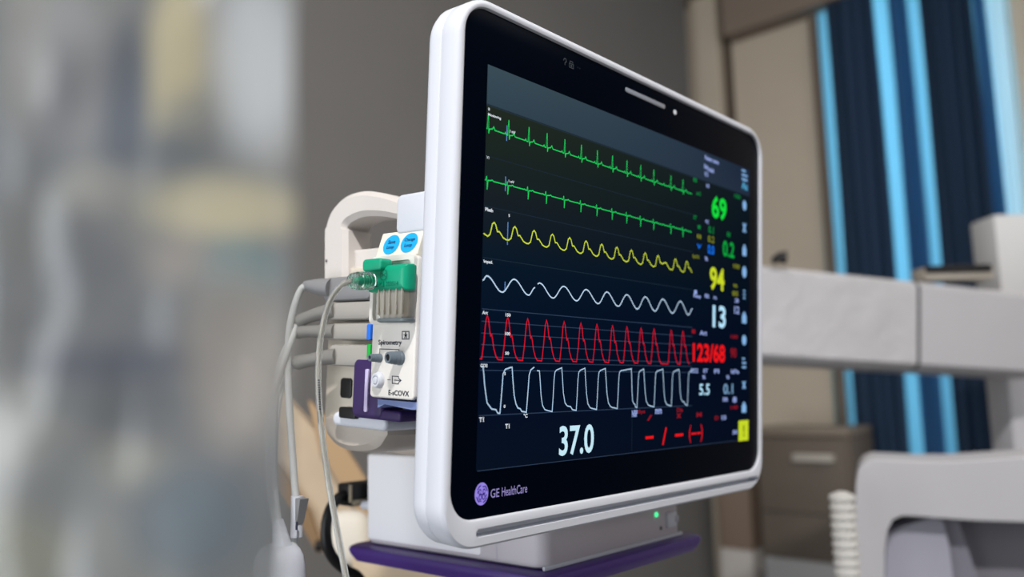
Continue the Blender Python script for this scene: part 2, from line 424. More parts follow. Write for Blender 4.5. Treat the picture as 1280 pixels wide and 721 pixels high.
def words(name, items, m, bold=.03, label=None, z=Z3):
    for it, x0, x1, y0, y1 in items:
        bm = B(); letters(bm, it, x0, x1, y0, y1, z, None, bold); sub(name, bm, m, label)
words('caption', [('II', -.1872, -.1860, .0990, .1008), ('Monitoring', -.1872, -.1748, .0950, .0972), ('V1', -.1876, -.1852, .0665, .0682), ('Pleth', -.1874, -.1800, .0317, .0340), ('Imped.', -.1874, -.1790, -.0030, -.0004), ('Art', -.1874, -.1822, -.0360, -.0338), ('CO2', -.1876, -.1810, -.0702, -.0680),
    ('1 mV', -.1655, -.1600, .0888, .0908), ('1 mV', -.1655, -.1600, .0545, .0563), ('S', -.1648, -.1634, .0310, .0330), ('150', -.1650, -.1600, -.0362, -.0340), ('100', -.1650, -.1600, -.0488, -.0466), ('50', -.1645, -.1606, -.0618, -.0596), ('T1', -.1873, -.1830, -.1052, -.1022), ('T1', -.1625, -.1582, -.1104, -.1074), ('\u00b0C', -.1442, -.1402, -.1040, -.1012), ('1', -.1645, -.1636, -.0752, -.0732), ('0', -.1645, -.1628, -.0968, -.0948)], G_LBL)
for x, y0, y1 in ((-.1683, .0825, .0932), (-.1683, .0480, .0580), (-.1648, .0120, .0275), (-.1660, -.0195, -.0130)):
    bm = B(); ribbon(bm, [(x, y0), (x, y1)], .0008, Z2); sub('scale_mark', bm, G_MARK)
words('heart_rate_number', [('69', .1125, .1408, .0706, .0922)], G_NUM, .03)
words('st_number', [('0.2', .1340, .1566, .0372, .0522)], glow('st_green', (14, 170, 62)), .02)
words('oxygen_number', [('94', .1095, .1372, .0034, .0250)], G_NYEL, .03)
words('breath_rate_number', [('13', .1152, .1402, -.0308, -.0100)], G_NCY, .03)
words('blood_pressure_number', [('123/68', .0800, .1392, -.0628, -.0460)], G_NRED, .03)
words('temperature_number', [('37.0', -.1052, -.0640, -.1326, -.1112)], glow('temp_ice', (196, 232, 246)), .02)
words('gas_number', [('5.5', .0918, .1106, -.0924, -.0822)], G_NCY, .02, 'ice blue gas number on the left')
words('gas_number', [('0.1', .1362, .1552, -.0920, -.0824)], glow('dim_ice', (120, 160, 196)), .02, 'dimmer gas number on the right')
bm = B()
ribbon(bm, [(.0061, -.1253), (.0180, -.1253)], .0022, Z3); ribbon(bm, [(.0322, -.1325), (.0374, -.1183)], .0020, Z3); ribbon(bm, [(.0517, -.1256), (.0648, -.1256)], .0022, Z3)
letters(bm, '(', .0748, .0782, -.1335, -.1180, Z3); ribbon(bm, [(.0786, -.1256), (.0870, -.1256)], .0016, Z3); ribbon(bm, [(.0884, -.1256), (.0950, -.1256)], .0016, Z3); letters(bm, ')', .0948, .0982, -.1335, -.1180, Z3)
sub('cuff_pressure_dashes', bm, G_NRED)
bm = B(); quad(bm, .1672, .1876, -.1371, -.1176, Z2)
note = sub('alert_tile', bm, glow('alert_yellow', (196, 214, 40)))
def rows(name, items, m, label=None):
    for it, x, y, w, h in items:
        bm = B(); letters(bm, it, x - w / 2, x + w / 2, y - h / 2, y + h / 2, Z3, None, .03); sub(name, bm, m, label)
rows('alert_mark', [('!', .1774, -.1275, .0024, .0110)], glow('alert_dark', (90, 100, 16)))
rows('caption', [('Patient name', .112, .1248, .026, .0044), ('Bed', .101, .1165, .006, .0046), ('Adult', .110, .1150, .013, .0044), ('ECG', .102, .1095, .006, .0044), ('HR', .1049, .0990, .006, .0034), ('PVC', .1039, .0655, .006, .0034), ('%', .1029, .0312, .006, .0036), ('Resp', .0870, -.0045, .013, .0040), ('1', .0840, -.0008, .005, .0036), ('RR', .1048, -.0028, .008, .0038), ('/m', .1196, -.0030, .006, .0036), ('Art', .0985, -.0366, .013, .0042),
    ('CO2', .0830, -.0706, .013, .0042), ('ET', .1030, -.0706, .008, .0034), ('FI', .1234, -.0709, .009, .0040), ('kPa', .1592, -.0709, .016, .0040), ('%', .1000, -.0762, .006, .0034), ('%', .1449, -.0762, .006, .0034), ('RR', .1405, -.0969, .010, .0038), ('8', .1585, -.0975, .008, .0054), ('NIBP', -.0100, -.1052, .008, .0054), ('mm', .0250, -.1046, .010, .0042), ('15', .1375, -.1136, .009, .0040), ('50', .1596, -.1280, .010, .0040), ('3', .1620, -.0030, .008, .0040), ('12', .1622, -.0120, .010, .0072)], G_LAV)
rows('caption', [('II', .0817, .1003, .006, .0038), ('x1', .0876, .0892, .008, .0038), ('ST', .0822, .0663, .006, .0036), ('I', .0895, .0586, .005, .0034), ('0.1', .1114, .0590, .010, .0066), ('II', .1453, .0590, .006, .0044), ('150', .1628, .0985, .012, .0038)], G_DGRN)
rows('caption', [('II', .0896, .0500, .007, .0038), ('0.2', .1115, .0502, .012, .0062), ('SpO2', .0842, .0308, .012, .0040), ('100', .1612, .0300, .013, .0042), ('90', .1590, .0110, .008, .0034), ('85', .1590, .0036, .012, .0046)], G_DYEL)
rows('caption', [('V', .0897, .0410, .008, .0044), ('0.0', .1115, .0405, .012, .0086)], G_BLUE)
rows('caption', [('1', .0810, -.0360, .006, .0036), ('160', .1573, -.0378, .014, .0034), ('90', .1558, -.0533, .012, .0092), ('140', .1578, -.1047, .014, .0034), ('Sys', .0000, -.1044, .010, .0036), ('/', .0117, -.1094, .008, .0044), ('Dia', .0592, -.1043, .010, .0036), ('x', .0575, -.1092, .008, .0040), ('M', .0919, -.1094, .009, .0040), ('D', .1239, -.1134, .007, .0036)], G_DRED)
for k, (y, w, h) in enumerate(((.1226, .012, .0095), (.1118, .012, .0080), (.0921, .008, .0100), (.0698, .008, .0090), (.0476, .008, .0110), (.0261, .009, .0115), (.0041, .007, .0100), (-.0186, .009, .0110), (-.0404, .009, .0100), (-.0621, .008, .0090), (-.0837, .008, .0070), (-.1052, .009, .0100))):
    bm = B(); x = .1776
    if k in (0, 9): 
        for j in range(3): ribbon(bm, [(x - w / 2, y - h / 2 + j * h / 2.2), (x + w / 2 * (1 if j < 2 else .4), y - h / 2 + j * h / 2.2)], h / 5, Z3)
    elif k == 1: letters(bm, 'Au', x - w / 2, x + w / 2, y - h / 2, y + h / 2, Z3, None, .03)
    elif k in (2, 5, 8): disc(bm, x, y, w / 2, h / 2, Z3, n=16)
    elif k in (4, 7, 11): quad(bm, x - w / 2, x + w / 2, y - h / 2, y + h / 5, Z3); disc(bm, x, y + h / 5, w / 3, h / 3, Z3, n=14)
    elif k == 6:
        for j in (-1, 0, 1): ribbon(bm, [(x - .002, y + j * .0035), (x + .002, y + j * .0035)], .0018, Z3)
    else: letters(bm, 'x', x - w / 2, x + w / 2, y - h / 2, y + h / 2, Z3, None, .06)
    sub('menu_icon', bm, G_CY if k == 1 else G_ICON)

# ================================================================== HOST UNIT UNDER THE MONITOR (stands plumb)
FY = .06
hx0 = P(680, 716, y=FY).x; hx1 = P(853, 668, y=FY).x; hy1 = P(456, 690, x=hx0).y
hz0 = 1.0755; hz1 = P(457, 567, x=hx0).z
base = Thing('host_unit', 'white and grey processing unit on a purple tray directly under the monitor', 'medical device', ((hx0 + hx1) / 2, (FY + hy1) / 2, hz0 - .016))
bm = B()
rings = []
for i, z in ((.004, hz0), (.0008, hz0 + .002), (0, hz0 + .005), (0, 1.108)):
    rings.append([Vector((x, y, z)) for x, y in rrect(hx0 + i, hx1 - i, FY + i, hy1 - i, .012, 8)])
prism(bm, rings); base.part('lower_case', bm, GREYB)
bm = B()
slab(bm, hx0 - .0006, hx0 + .12, FY + .062, hy1 + .0008, hz0 + .004, hz1, .010, .003)
base.part('white_side_cover', bm, mat('bright_white_cover', (246, 246, 250), .45, .4))
bm = B(); rbox(bm, (hx0 + .0, FY - .0012, hz0), (hx1 - .001, FY + .002, hz0 + .0035), .001); base.part('lower_trim', bm, WHITE)
tx0 = P(432, 682, x=hx0 - .016)
bm = B()
rings = []
for i, z in ((.012, hz0 - .0165), (.004, hz0 - .0145), (0, hz0 - .008), (-.001, hz0 - .004), (0, hz0 - .0015), (.003, hz0)):
    rings.append([Vector((x, y, z)) for x, y in rrect(hx0 - .014 + i, hx1 + .018 - i, FY - .013 + i, hy1 + .012 - i, .012, 8)])
prism(bm, rings); base.part('purple_tray', bm, PURPLE)
p = P(820, 643, y=FY); bm = B(); lathe(bm, [(0, .0022), (.0012, .0020), (.0016, .001)], (p.x, FY, p.z), (0, -1, 0), 16); base.part('status_light', bm, glow('status_green', (70, 240, 150), 1.5))
p = P(826, 660, y=FY); bm = B(); lathe(bm, [(0, .0017), (.0006, .0015)], (p.x, FY, p.z), (0, -1, 0), 12); base.part('indicator', bm, DARK)
a = P(832, 641, y=FY); b = P(845, 657, y=FY); bm = B(); rbox(bm, (a.x, FY - .002, b.z), (b.x, FY + .002, a.z), .0012); pb = base.part('power_button', bm, WHITE)
bm = B(); rbox(bm, (b.x - .004, FY - .0026, b.z + .004), (b.x + .0015, FY - .0012, a.z - .004), .0006); base.part('button_mark', bm, LAV, pb)
bm = B(); ribbon(bm, [(FY + .05, hz0 + .004), (FY + .05, 1.115)], .0006, 0, Matrix(((0, 0, 1, hx0 - .0002), (1, 0, 0, 0), (0, 1, 0, 0), (0, 0, 0, 1)))); base.part('case_seam', bm, LAV, smooth=False)
bm = B(); lathe(bm, [(-.005, .004), (0, .0045), (.005, .0045), (.0065, .003)], (hx0 + .004, hy1 + .001, P(457, 632, x=hx0).z), (-.2, 1, 0), 16); base.part('cable_stud', bm, WHITE)
# the column that carries it
st = Thing('equipment_stand', 'grey column stand carrying the processing unit and monitor', 'stand', ((hx0 + hx1) / 2 + .01, FY + .13, 0))
cx, cy = (hx0 + hx1) / 2 + .01, FY + .13
bm = B(); lathe(bm, [(.07, .03), (hz0 - .05, .03), (hz0 - .045, .05), (hz0 - .018, .05)], (cx, cy, 0), (0, 0, 1), 24); st.part('column', bm, DARK)
for k in range(5):
    a = 2 * math.pi * k / 5 + .3
    bm = B(); tube(bm, [(cx, cy, .09), (cx + .15 * math.cos(a), cy + .15 * math.sin(a), .085), (cx + .28 * math.cos(a), cy + .28 * math.sin(a), .07)], .022, 10, 4); l = st.part('leg', bm, DARK)
    bm = B(); lathe(bm, [(-.014, .028), (-.010, .032), (.010, .032), (.014, .028)], (cx + .27 * math.cos(a), cy + .27 * math.sin(a), .0325), (-math.sin(a), math.cos(a), 0), 18); st.part('castor', bm, BLACK, l)

# ================================================================== MODULE RACK behind the monitor's left edge
XR = -.165
rk = Thing('module_rack', 'pale module rack with a tall arched carry handle behind the monitor', 'equipment rack', (-.12, -.11, -.16), 'monitor')
def la(px, py, x=XR): 
    q = L(px, py, x=x); return q.z, q.y          # (along the face, up)
zl, yb = la(404, 524); zr, yt = la(462, 342)
bm = B()                                         # tower the cables plug into
slab(bm, zl + .001, zr + .012, yb - .002, yt + .006, -.075, 0, .006, .002, FX(XR))
rk.part('tower_case', bm, CREAM)
# arched handle: rectangular section swept along an arch in the face plane
def arch(bm, pts, wn, x0, x1):
    pts = spline([Vector((p[0], p[1], 0)) for p in pts], 8); N = len(pts); rings = []
    for i in range(N):
        t = (pts[min(i + 1, N - 1)] - pts[max(i - 1, 0)]).normalized(); n = Vector((-t.y, t.x, 0))
        w = wn(i / (N - 1)) / 2; e = min(.004, w * .6)
        sec = [(-w + e, 0), (w - e, 0), (w, .004), (w, 1), (w - e, 2), (-w + e, 2), (-w, 1), (-w, .004)]
        sec = [(-w + e, x0), (w - e, x0), (w, x0 + e), (w, x1 - e), (w - e, x1), (-w + e, x1), (-w, x1 - e), (-w, x0 + e)]
        rings.append([Vector((sx, pts[i].y + n.y * so, pts[i].x + n.x * so)) for so, sx in sec])
    prism(bm, rings)
bm = B()
q = [la(424, 352), la(424, 310), la(425, 282), la(435, 265), la(455, 256), la(478, 256), la(505, 262), la(535, 272)]
arch(bm, q, lambda t: .0335 * (1 - t) ** 1.2 + .014 * (1 - (1 - t) ** 1.2) if t > .25 else .031, XR - .006, XR + .024)
rk.part('carry_handle', bm, WARM)
a = la(410, 318); b = la(482, 345)
bm = B(); slab(bm, a[0] + .004, b[0], b[1] - .004, a[1] + .002, -.05, -.004, .004, .0015, FX(XR)); rk.part('top_shelf', bm, WARM)
a = la(496, 244, -.195); b = la(540, 300, -.195)
bm = B(); slab(bm, a[0], b[0], b[1] + .007, a[1], -.09, 0, .005, .002, FX(-.195)); rk.part('rear_mount_block', bm, WHITE)
a = la(526, 213); b = la(545, 250)
bm = B(); slab(bm, a[0], b[0] + .03, b[1] - .01, a[1], -.06, -.004, .003, .0015, FX(XR)); rk.part('mount_post', bm, WARM)
p = la(416, 327); bm = B(); disc(bm, p[0], p[1], .0012, .0012, .0066, FX(XR), 12); rk.part('screw_hole', bm, DARK)
# taupe neck curving under the rack down to the host unit
bm = B()
a = L(400, 520, x=-.16); b = L(490, 575, x=-.16)
NX = -.163
n0 = [L(403, 520, x=NX), L(406, 542, x=NX), L(422, 560, x=NX), L(446, 567, x=NX), L(474, 563, x=NX), L(488, 545, x=NX)]
rings = []
for dx, s in ((-.004, .75), (.0, .92), (.012, 1), (.05, 1), (.075, .9)):
    cz = (n0[0].z + n0[-1].z) / 2; cy_ = n0[0].y
    rings.append([Vector((NX + dx, cy_ + (p.y - cy_) * s, cz + (p.z - cz) * s)) for p in [Vector((0, n0[0].y, n0[0].z))] + [v for v in spline(n0, 4)] + [Vector((0, n0[-1].y + .02, n0[-1].z))]])
prism(bm, rings); rk.part('neck_elbow', bm, STEEL)
bm = B()
PX = -.057
a = L(489, 520, x=PX); b = L(530, 574, x=PX)
rings = []
for y, e in ((a.y, 0), (b.y + .016, 0), (b.y + .007, .003), (b.y + .002, .010)):
    rings.append([Vector((x, y, z)) for x, z in rrect(PX - e * .3, PX + .06 + e, a.z - e, b.z + .02 + e, .012, 6)])
prism(bm, rings); rk.part('neck_post', bm, STEEL)
a = la(427, 472); b = la(440, 498); bm = B(); slab(bm, a[0], b[0], b[1], a[1], -.002, .0012, .003, .0008, FX(XR)); rk.part('black_socket', bm, BLACK)
a = la(415, 514, XR - .01); b = la(482, 543, XR - .01)
bm = B(); slab(bm, a[0], b[0], b[1] + .002, a[1], -.03, .006, .008, .003, FX(XR - .004)); rk.part('white_ledge', bm, WHITE)
a = la(426, 508, XR - .012); b = la(446, 524, XR - .012); bm = B(); slab(bm, a[0], b[0], b[1], a[1], -.006, .004, .002, .001, FX(XR - .01)); rk.part('ledge_catch', bm, BLACK)
# purple cover with a pale groove
a = la(441, 447, -.187); b = la(490, 527, -.187)
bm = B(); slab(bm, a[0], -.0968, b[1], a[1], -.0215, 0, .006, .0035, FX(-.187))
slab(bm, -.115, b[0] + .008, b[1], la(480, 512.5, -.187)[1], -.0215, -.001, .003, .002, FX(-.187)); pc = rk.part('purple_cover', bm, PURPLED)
a = la(457.6, 461, -.1875); b = la(459.4, 515, -.1875); bm = B(); slab(bm, a[0], b[0], b[1], a[1], -.001, .0012, .0012, .0004, FX(-.1872)); rk.part('pale_groove', bm, mat('pale_lilac', (196, 184, 220), .5), pc)

# ================================================================== GAS MODULE
XG = -.2
gm = Thing('gas_module', 'white slim gas analysis module with small grey hose ports beside the monitor', 'medical module', (XG + .05, -.094, -.072), 'monitor')
z0, z1, y0, y1 = -.0954, -.0482, -.0938, .0045
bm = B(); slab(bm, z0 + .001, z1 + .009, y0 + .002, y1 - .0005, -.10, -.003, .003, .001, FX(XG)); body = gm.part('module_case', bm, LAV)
bm = B(); slab(bm, z0, z1, y0, y1, -.004, 0, .0030, .0012, FX(XG)); face = gm.part('face_plate', bm, FACE)
# raised frame around the trap bay
zb0, zb1, yb0 = z0 - .0005, z1 - .0012, la(490, 405, XG)[1]
bm = B()
o_ = rrect(zb0, zb1, yb0, y1 + .001, .004, 6); i_ = rrect(zb0 + .0035, zb1 - .0035, yb0 + .0025, y1 - .003, .003, 6)
F = FX(XG)
ro = [[F @ Vector((x, y, z)) for x, y in q] for q, z in ((o_, -.001), (o_, .002), ([(x * .999 + (zb0 + zb1) / 2 * .001, y) for x, y in o_], .0028), (i_, .0028), (i_, -.001))]
prism(bm, ro, False, False); gm.part('trap_bay_frame', bm, FACE)
# slanted sticker panel on top
A = Vector((XG, y1, z0)); T = Vector((XG + .0062, .0238, z0)); up = (T - A); out = Vector((0, 0, 1)).cross(up).normalized()
if out.x > 0: out = -out
SM = Matrix.Identity(4); upn = up.normalized()
for r_ in range(3): SM[r_][0] = (0, 0, 1)[r_]; SM[r_][1] = upn[r_]; SM[r_][2] = out[r_]; SM[r_][3] = A[r_]
bm = B(); slab(bm, 0, z1 - z0 - .002, 0, up.length, -.008, 0, .0012, .0006, SM); sp_ = gm.part('slanted_label_panel', bm, mat('sticker_cream', (228, 222, 206), .55))
HW = z1 - z0
for fx, s1, s2 in ((.30, 'Save', 'Loop'), (.71, 'Change', 'Loop')):
    bm = B(); disc(bm, HW * fx, up.length * .5, .0086, .0076, .0003, SM, 36); bt = gm.part('loop_button', bm, CYAN, sp_, f'round cyan button reading {s1} {s2}')
    w = .0056 if len(s1) > 4 else .0040
    letters(bm := B(), s1, HW * fx - w, HW * fx + w, up.length * .5 + .0006, up.length * .5 + .0036, .0005, SM, .02)
    letters(bm, s2, HW * fx - .0040, HW * fx + .0040, up.length * .5 - .0040, up.length * .5 - .0006, .0005, SM, .02)
    # lettering is flat print on the panel beside its button
    gm.part('button_lettering', bm, mat('navy_print', (22, 60, 110), .6), sp_, smooth=False)
def print_part(name, items, bold=.0):
    bm = B()
    for s, p0, p1 in items:
        a = la(*p0, XG); b = la(*p1, XG); letters(bm, s, a[0], b[0], b[1], a[1], .0003, FX(XG), bold)
    return bm
bm = print_part('p', [('Spirometry', (473.5, 424.5), (502, 433)), ('E-sCOVX', (486, 487), (511.5, 495.5))], .015)
def fl(pts, w=.0005): ribbon(bm, [la(*q, XG) for q in pts], w, .0003, FX(XG))
fl([(475, 442), (475, 436), (499, 437), (499, 442)])
fl([(484.5, 474.5), (488.5, 474.7)], .0004)
fl([(498.5, 473.5), (498.5, 470.5), (490.5, 470), (490.5, 479), (498.5, 479.7), (498.5, 477)], .0005)
fl([(493, 475), (500.5, 475.3)], .0005); fl([(499, 473.2), (501.5, 475.4), (499, 477.4)], .0006)
fl([(503, 414.2), (511.5, 414.2), (511.5, 423.8), (503, 423.8), (503, 414.2)], .0006)
fl([(507.3, 417.8), (507.3, 420.6)], .0018); fl([(506.4, 420.4), (506.2, 422.8)], .0006); fl([(508.2, 420.4), (508.4, 422.8)], .0006); fl([(505, 418.4), (509.6, 418.4)], .0005)
p = la(507.3, 416.3, XG); disc(bm, p[0], p[1], .0007, .0007, .0003, FX(XG), 12)
gm.part('face_printing', bm, INK, face, smooth=False)
def port(name, px, py, r, ln, m, hole):
    z, y = la(px, py, XG); o = Vector((XG, y, z)); ax = Vector((-1, .02, -.10))
    bm = B(); lathe(bm, [(-.001, r * 1.10), (.0015, r * 1.10), (.002, r * 1.0), (ln * .35, r * .98), (ln * .38, r * 1.05), (ln * .6, r * .92), (ln * .63, r * .99), (ln, r * .84), (ln, hole), (ln * .6, hole * .9)], o, ax, 24)
    q = gm.part(name, bm, m)
    bm = B(); lathe(bm, [(ln - .004, hole * .98), (ln - .0006, hole * .98)], o, ax, 18); gm.part('bore', bm, BLACK, q)
port('hose_port', 475, 447.5, .0029, .0085, PORT, .0014); port('hose_port', 500.5, 447.5, .0045, .0105, PORT, .0024)
z, y = la(474, 475, XG)
bm = B(); lathe(bm, [(-.001, .0058), (.0015, .0058), (.0026, .0053), (.0036, .0046), (.0036, .0033), (.0028, .0030), (.0028, .0026), (.0038, .0023), (.0040, .0008)], (XG, y, z), (-1, 0, -.06), 32); gm.part('exhaust_knob', bm, WHITE)
a = la(467, 499, XG); b = la(519, 513, XG)
bm = B(); F = FX(XG)
pr = [(a[0], a[1]), (a[0] + .0005, a[1] - .006), (a[0] + .008, b[1] + .002), (b[0] - .008, b[1]), (b[0] + .01, b[1] + .001), (b[0] + .01, a[1])]
prism(bm, [[F @ Vector((x, y, z)) for x, y in pr] for z in (-.05, -.0035)]); gm.part('blue_base_trim', bm, BLUEG, smooth=False)

# ================================================================== WATER TRAP
XT = -.2145
z0t, y1t = la(455.5, 332.5, XT); z1t, y0t = la(505.5, 362.5, XT)
zc = (z0t + z1t) / 2
wt = Thing('water_trap', 'small green capped water trap with clear cup clipped to the gas module', 'water trap', (XT + .01, y0t - .021, zc), 'monitor')
bm = B(); slab(bm, z0t + .002, z1t, y0t, y1t, -.0125, 0, .0016, .0045, FX(XT)); cap = wt.part('green_cap', bm, GREEN)
a = la(455, 324.5, XT - .002); b = la(478, 338, XT - .002)
bm = B(); slab(bm, a[0], b[0], b[1], a[1], -.010, .0005, .0030, .0014, FX(XT - .003)); wt.part('cap_latch', bm, GREEN)
bm = B()
def cl(pts, w=.0006): ribbon(bm, [la(*q, XT) for q in pts], w, .0004, FX(XT))
cl([(470, 351), (470, 358), (473, 358)]); cl([(480, 351), (480, 358), (477, 358)]); cl([(472.5, 352), (472.5, 356.5)]); cl([(475.3, 353), (475.3, 356.5), (477.5, 353)])
a = la(483, 352, XT); b = la(498, 356.6, XT); letters(bm, '203514', a[0], b[0], b[1], a[1], .0004, FX(XT))
p = la(480, 343.5, XT)
ribbon(bm, [(p[0] + .0036 * math.cos(k * .349), p[1] + .0036 * math.sin(k * .349)) for k in range(19)], .0004, .0004, FX(XT))
cl([(477, 341), (483, 346)], .0004); cl([(477, 346), (483, 341)], .0004)
wt.part('cap_embossing', bm, GREEND, cap, smooth=False)
a = la(466, 361, XT); b = la(503, 398, XT)
bm = B()
r_ = [(.0, a[1] + .001, 0), (.0, b[1] + .002, .001), (.0008, b[1], .002)]
mid = []
for y, i in ((a[1] + .001, 0), (a[1] - .004, .0002), (b[1] + .003, .001), (b[1], .0022)):
    mid.append([Vector((XT + q[1], y, q[0])) for q in rrect(a[0] + i, b[0] - i, .002 + i, .0135, .0045, 6)])
prism(bm, mid); cup = wt.part('clear_cup', bm, CUP)
for zz in (.14, .32, .50, .72, .90):
    bm = B(); zq = a[0] + (b[0] - a[0]) * zz; rbox(bm, (XT + .0012, b[1] + .003, zq - .0008), (XT + .0026, a[1], zq + .0008), .0004); wt.part('cup_rib', bm, CUP, cup)
bm = B()
prism(bm, [[Vector((XT + q[1], y, q[0])) for q in rrect(a[0] + i, b[0] - i, .0015 + i, .014, .0045, 6)] for y, i in ((b[1] + .0008, .0016), (b[1] + .0002, .0006), (b[1] - .0014, .0006), (b[1] - .0022, .0018))])
wt.part('cup_foot', bm, mat('smoked_foot', (94, 104, 108), .35), cup)
bm = B(); rbox(bm, (XT + .0075, b[1] + .001, a[0] + .002), (XT + .0130, a[1] - .001, b[0] - .002), .001); wt.part('cup_insert', bm, mat('cup_insert_taupe', (150, 140, 126), .4), cup)

# ================================================================== SAMPLING LINE
XL = -.2265
lo = L(466, 351, x=-.2165); hi = L(441, 351, x=-.236); ax = (hi - lo); ln = ax.length
sl = Thing('sampling_line', 'thin clear sampling tube curving down from the water trap connector', 'tube', hi, 'monitor')
bm = B()
pf = [(0, .0040), (ln * .12, .0052)]
for k in range(5): t = .16 + k * .13; pf += [(ln * t, .0062), (ln * (t + .05), .0063), (ln * (t + .07), .0052), (ln * (t + .11), .0052)]
pf += [(ln * .86, .0060), (ln * 1.0, .0054), (ln * 1.02, .0030)]
lathe(bm, pf, lo, ax, 24); lc = sl.part('luer_connector', bm, LUER)
bm = B(); lathe(bm, [(ln * .1, .0022), (ln * .8, .0020), (ln * 1.0, .0016)], lo, ax, 16); sl.part('connector_core', bm, GREEN, lc)
tp = [L(444, 350, x=-.234), L(436, 352, x=-.237), L(425, 358, x=-.240), L(412, 377, x=-.241), L(404, 405, x=-.241), L(399, 440, x=-.240), L(398, 485, x=-.239), L(403, 545, x=-.238), L(412, 610, x=-.237), L(423, 670, x=-.236), L(434, 730, x=-.235), L(446, 800, x=-.235)]
bm = B(); tube(bm, tp, .0021, 12); tb = sl.part('clear_tube', bm, CLEAR)
bm = B(); tube(bm, tp, .0009, 8); sl.part('tube_bore', bm, mat('tube_bore_grey', (176, 172, 164), .3), tb)
bm = B()
for py in range(475, 512, 3):
    q = L(398.5 + (py - 475) * .04, py, x=-.2415); rbox(bm, (q.x - .0002, q.y - .0005, q.z - .0008), (q.x + .0002, q.y + .0004, q.z + .0008), 0)
sl.part('tube_printing', bm, INK, tb, smooth=False)

# ================================================================== CABLES PLUGGED INTO THE TOWER
def plug_box(bm, px0, py0, px1, py1, x, depth, taper=0):
    a = la(px0, py0, x); b = la(px1, py1, x); F = FX(x)
    R_ = []
    for c, i in ((-depth, .001), (-depth + .002, 0), (-.003, 0), (-.0008, .0010), (0, .003)):
        q = rrect(a[0] + i, b[0] - i, b[1] + i, a[1] - i, .004, 5)
        R_.append([F @ Vector((zz, yy, c)) for zz, yy in q])
    prism(bm, R_)
XP = -.186
def cable(name, label, cat, box, m, relief, rm, path, r, x, group=None):
    a = la(box[0], box[1], XP); b = la(box[2], box[3], XP)
    t = Thing(name, label, cat, (XP + .01, (a[1] + b[1]) / 2, (a[0] + b[0]) / 2), 'monitor', group)
    bm = B(); plug_box(bm, *box, XP, .0206); pl = t.part('plug', bm, m)
    pts = [L(px, py, x=xx) for px, py, xx, rr in relief]; rr = [q[3] for q in relief]
    bm = B()
    def rad(tt):
        k = min(int(tt * (len(rr) - 1)), len(rr) - 2); f = tt * (len(rr) - 1) - k; return rr[k] * (1 - f) + rr[k + 1] * f
    tube(bm, pts, rad, 14, 6); t.part('strain_relief', bm, rm, pl)
    bm = B(); tube(bm, [L(px, py, x=(x if len(q) == 0 else q[0])) for px, py, *q in path], r, 12); t.part('cord', bm, CORD)
    return t, pl
tA, plA = cable('patient_cable', 'light grey cable with clip from the topmost dark plug of the rack', 'cable', (404, 347, 462, 374), PLUG,
    [(415, 360, -.183, .0078), (400, 358.5, -.186, .0068), (388, 357, -.189, .0046), (382, 357, -.190, .0040)], PLUG,
    [(386, 356, -.190), (376, 362, -.193), (367, 385, -.197), (361, 415, -.2), (359.5, 460, -.2), (362, 520, -.2), (367, 590, -.2), (370, 640, -.2), (368, 690, -.2), (366, 760, -.2)], .0029, -.2)
a = L(371, 620, x=-.2); b = L(370.5, 671, x=-.2)
bm = B(); tube(bm, [a, (a + b) / 2, b], .0046, 14, 3); cp = tA.part('cord_clip', bm, WHITE, label='white clip sleeve on the cord')
bm = B(); c0 = L(378.5, 623, x=-.2); c1 = L(375, 655, x=-.2)
prism(bm, [[c0 + Vector((dx, 0, dz)) for dx, dz in ((-.004, -.004), (.004, -.004), (.004, .0022), (-.004, .0022))], [c1 + Vector((dx, 0, dz)) for dx, dz in ((-.003, -.002), (.003, -.002), (.003, .0002), (-.003, .0002))]])
tA.part('clip_lever', bm, PLUG, cp, smooth=False)
q = L(371.5, 657, x=-.205); bm = B(); rbox(bm, (q.x - .001, q.y - .003, q.z - .0008), (q.x, q.y + .003, q.z + .0008), 0); tA.part('clip_mark', bm, INK, cp, smooth=False)
JX = -.215
tB, plB = cable('patient_cable', 'pale grey lead cable from the second plug of the rack, below the dark plug', 'cable', (406, 378, 462, 399), PLUGL,
    [(420, 388, -.183, .0062), (402, 391, -.187, .0056), (386, 396, -.190, .0050), (374, 401, -.192, .0052), (370, 404, -.193, .0036)], CORDD,
    [(374, 401, -.192), (369, 409, -.195), (366, 420, -.198), (357, 445, -.203), (345, 478, -.208), (337, 520, -.212), (335, 570, JX), (338, 615, JX), (344, 655, JX), (348, 672, JX)], .0025, -.2)
tC, plC = cable('patient_cable', 'pale grey lead cable from the third plug of the rack beside a blue ring', 'cable', (404, 404, 462, 425), PLUGL,
    [(420, 414, -.183, .0060), (400, 414, -.187, .0052), (384, 414, -.190, .0048), (372, 415, -.192, .0056), (369, 416, -.193, .0036)], CORDD,
    [(373, 415, -.192), (366, 421, -.195), (355, 438, -.2), (347, 465, -.205), (343, 505, -.209), (341, 560, JX), (343, 610, JX), (347, 655, JX), (350, 674, JX)], .0023, -.2)
tD, plD = cable('patient_cable', 'pale grey lead cable from the lowest plug of the rack beside a green ring', 'cable', (410, 430, 462, 459), PLUGL,
    [(422, 445, -.183, .0066), (404, 447, -.187, .0058), (388, 450, -.190, .0052), (372, 453, -.192, .0058), (367, 454, -.193, .0036)], CORDD,
    [(371, 453, -.192), (362, 461, -.195), (352, 485, -.2), (346, 520, -.206), (343, 570, -.210), (345, 620, JX), (350, 658, JX), (353, 676, JX)], .0021, -.2)
for t, pl, m, y0_, y1_ in ((tC, plC, BLUE, 405, 425), (tD, plD, GRN, 430, 447)):
    a = la(459, y0_, XP - .001); b = la(463, y1_, XP - .001); bm = B(); slab(bm, a[0], b[0], b[1], a[1], -.006, .0004, .001, .0006, FX(XP - .001)); t.part('colour_ring', bm, m, pl)
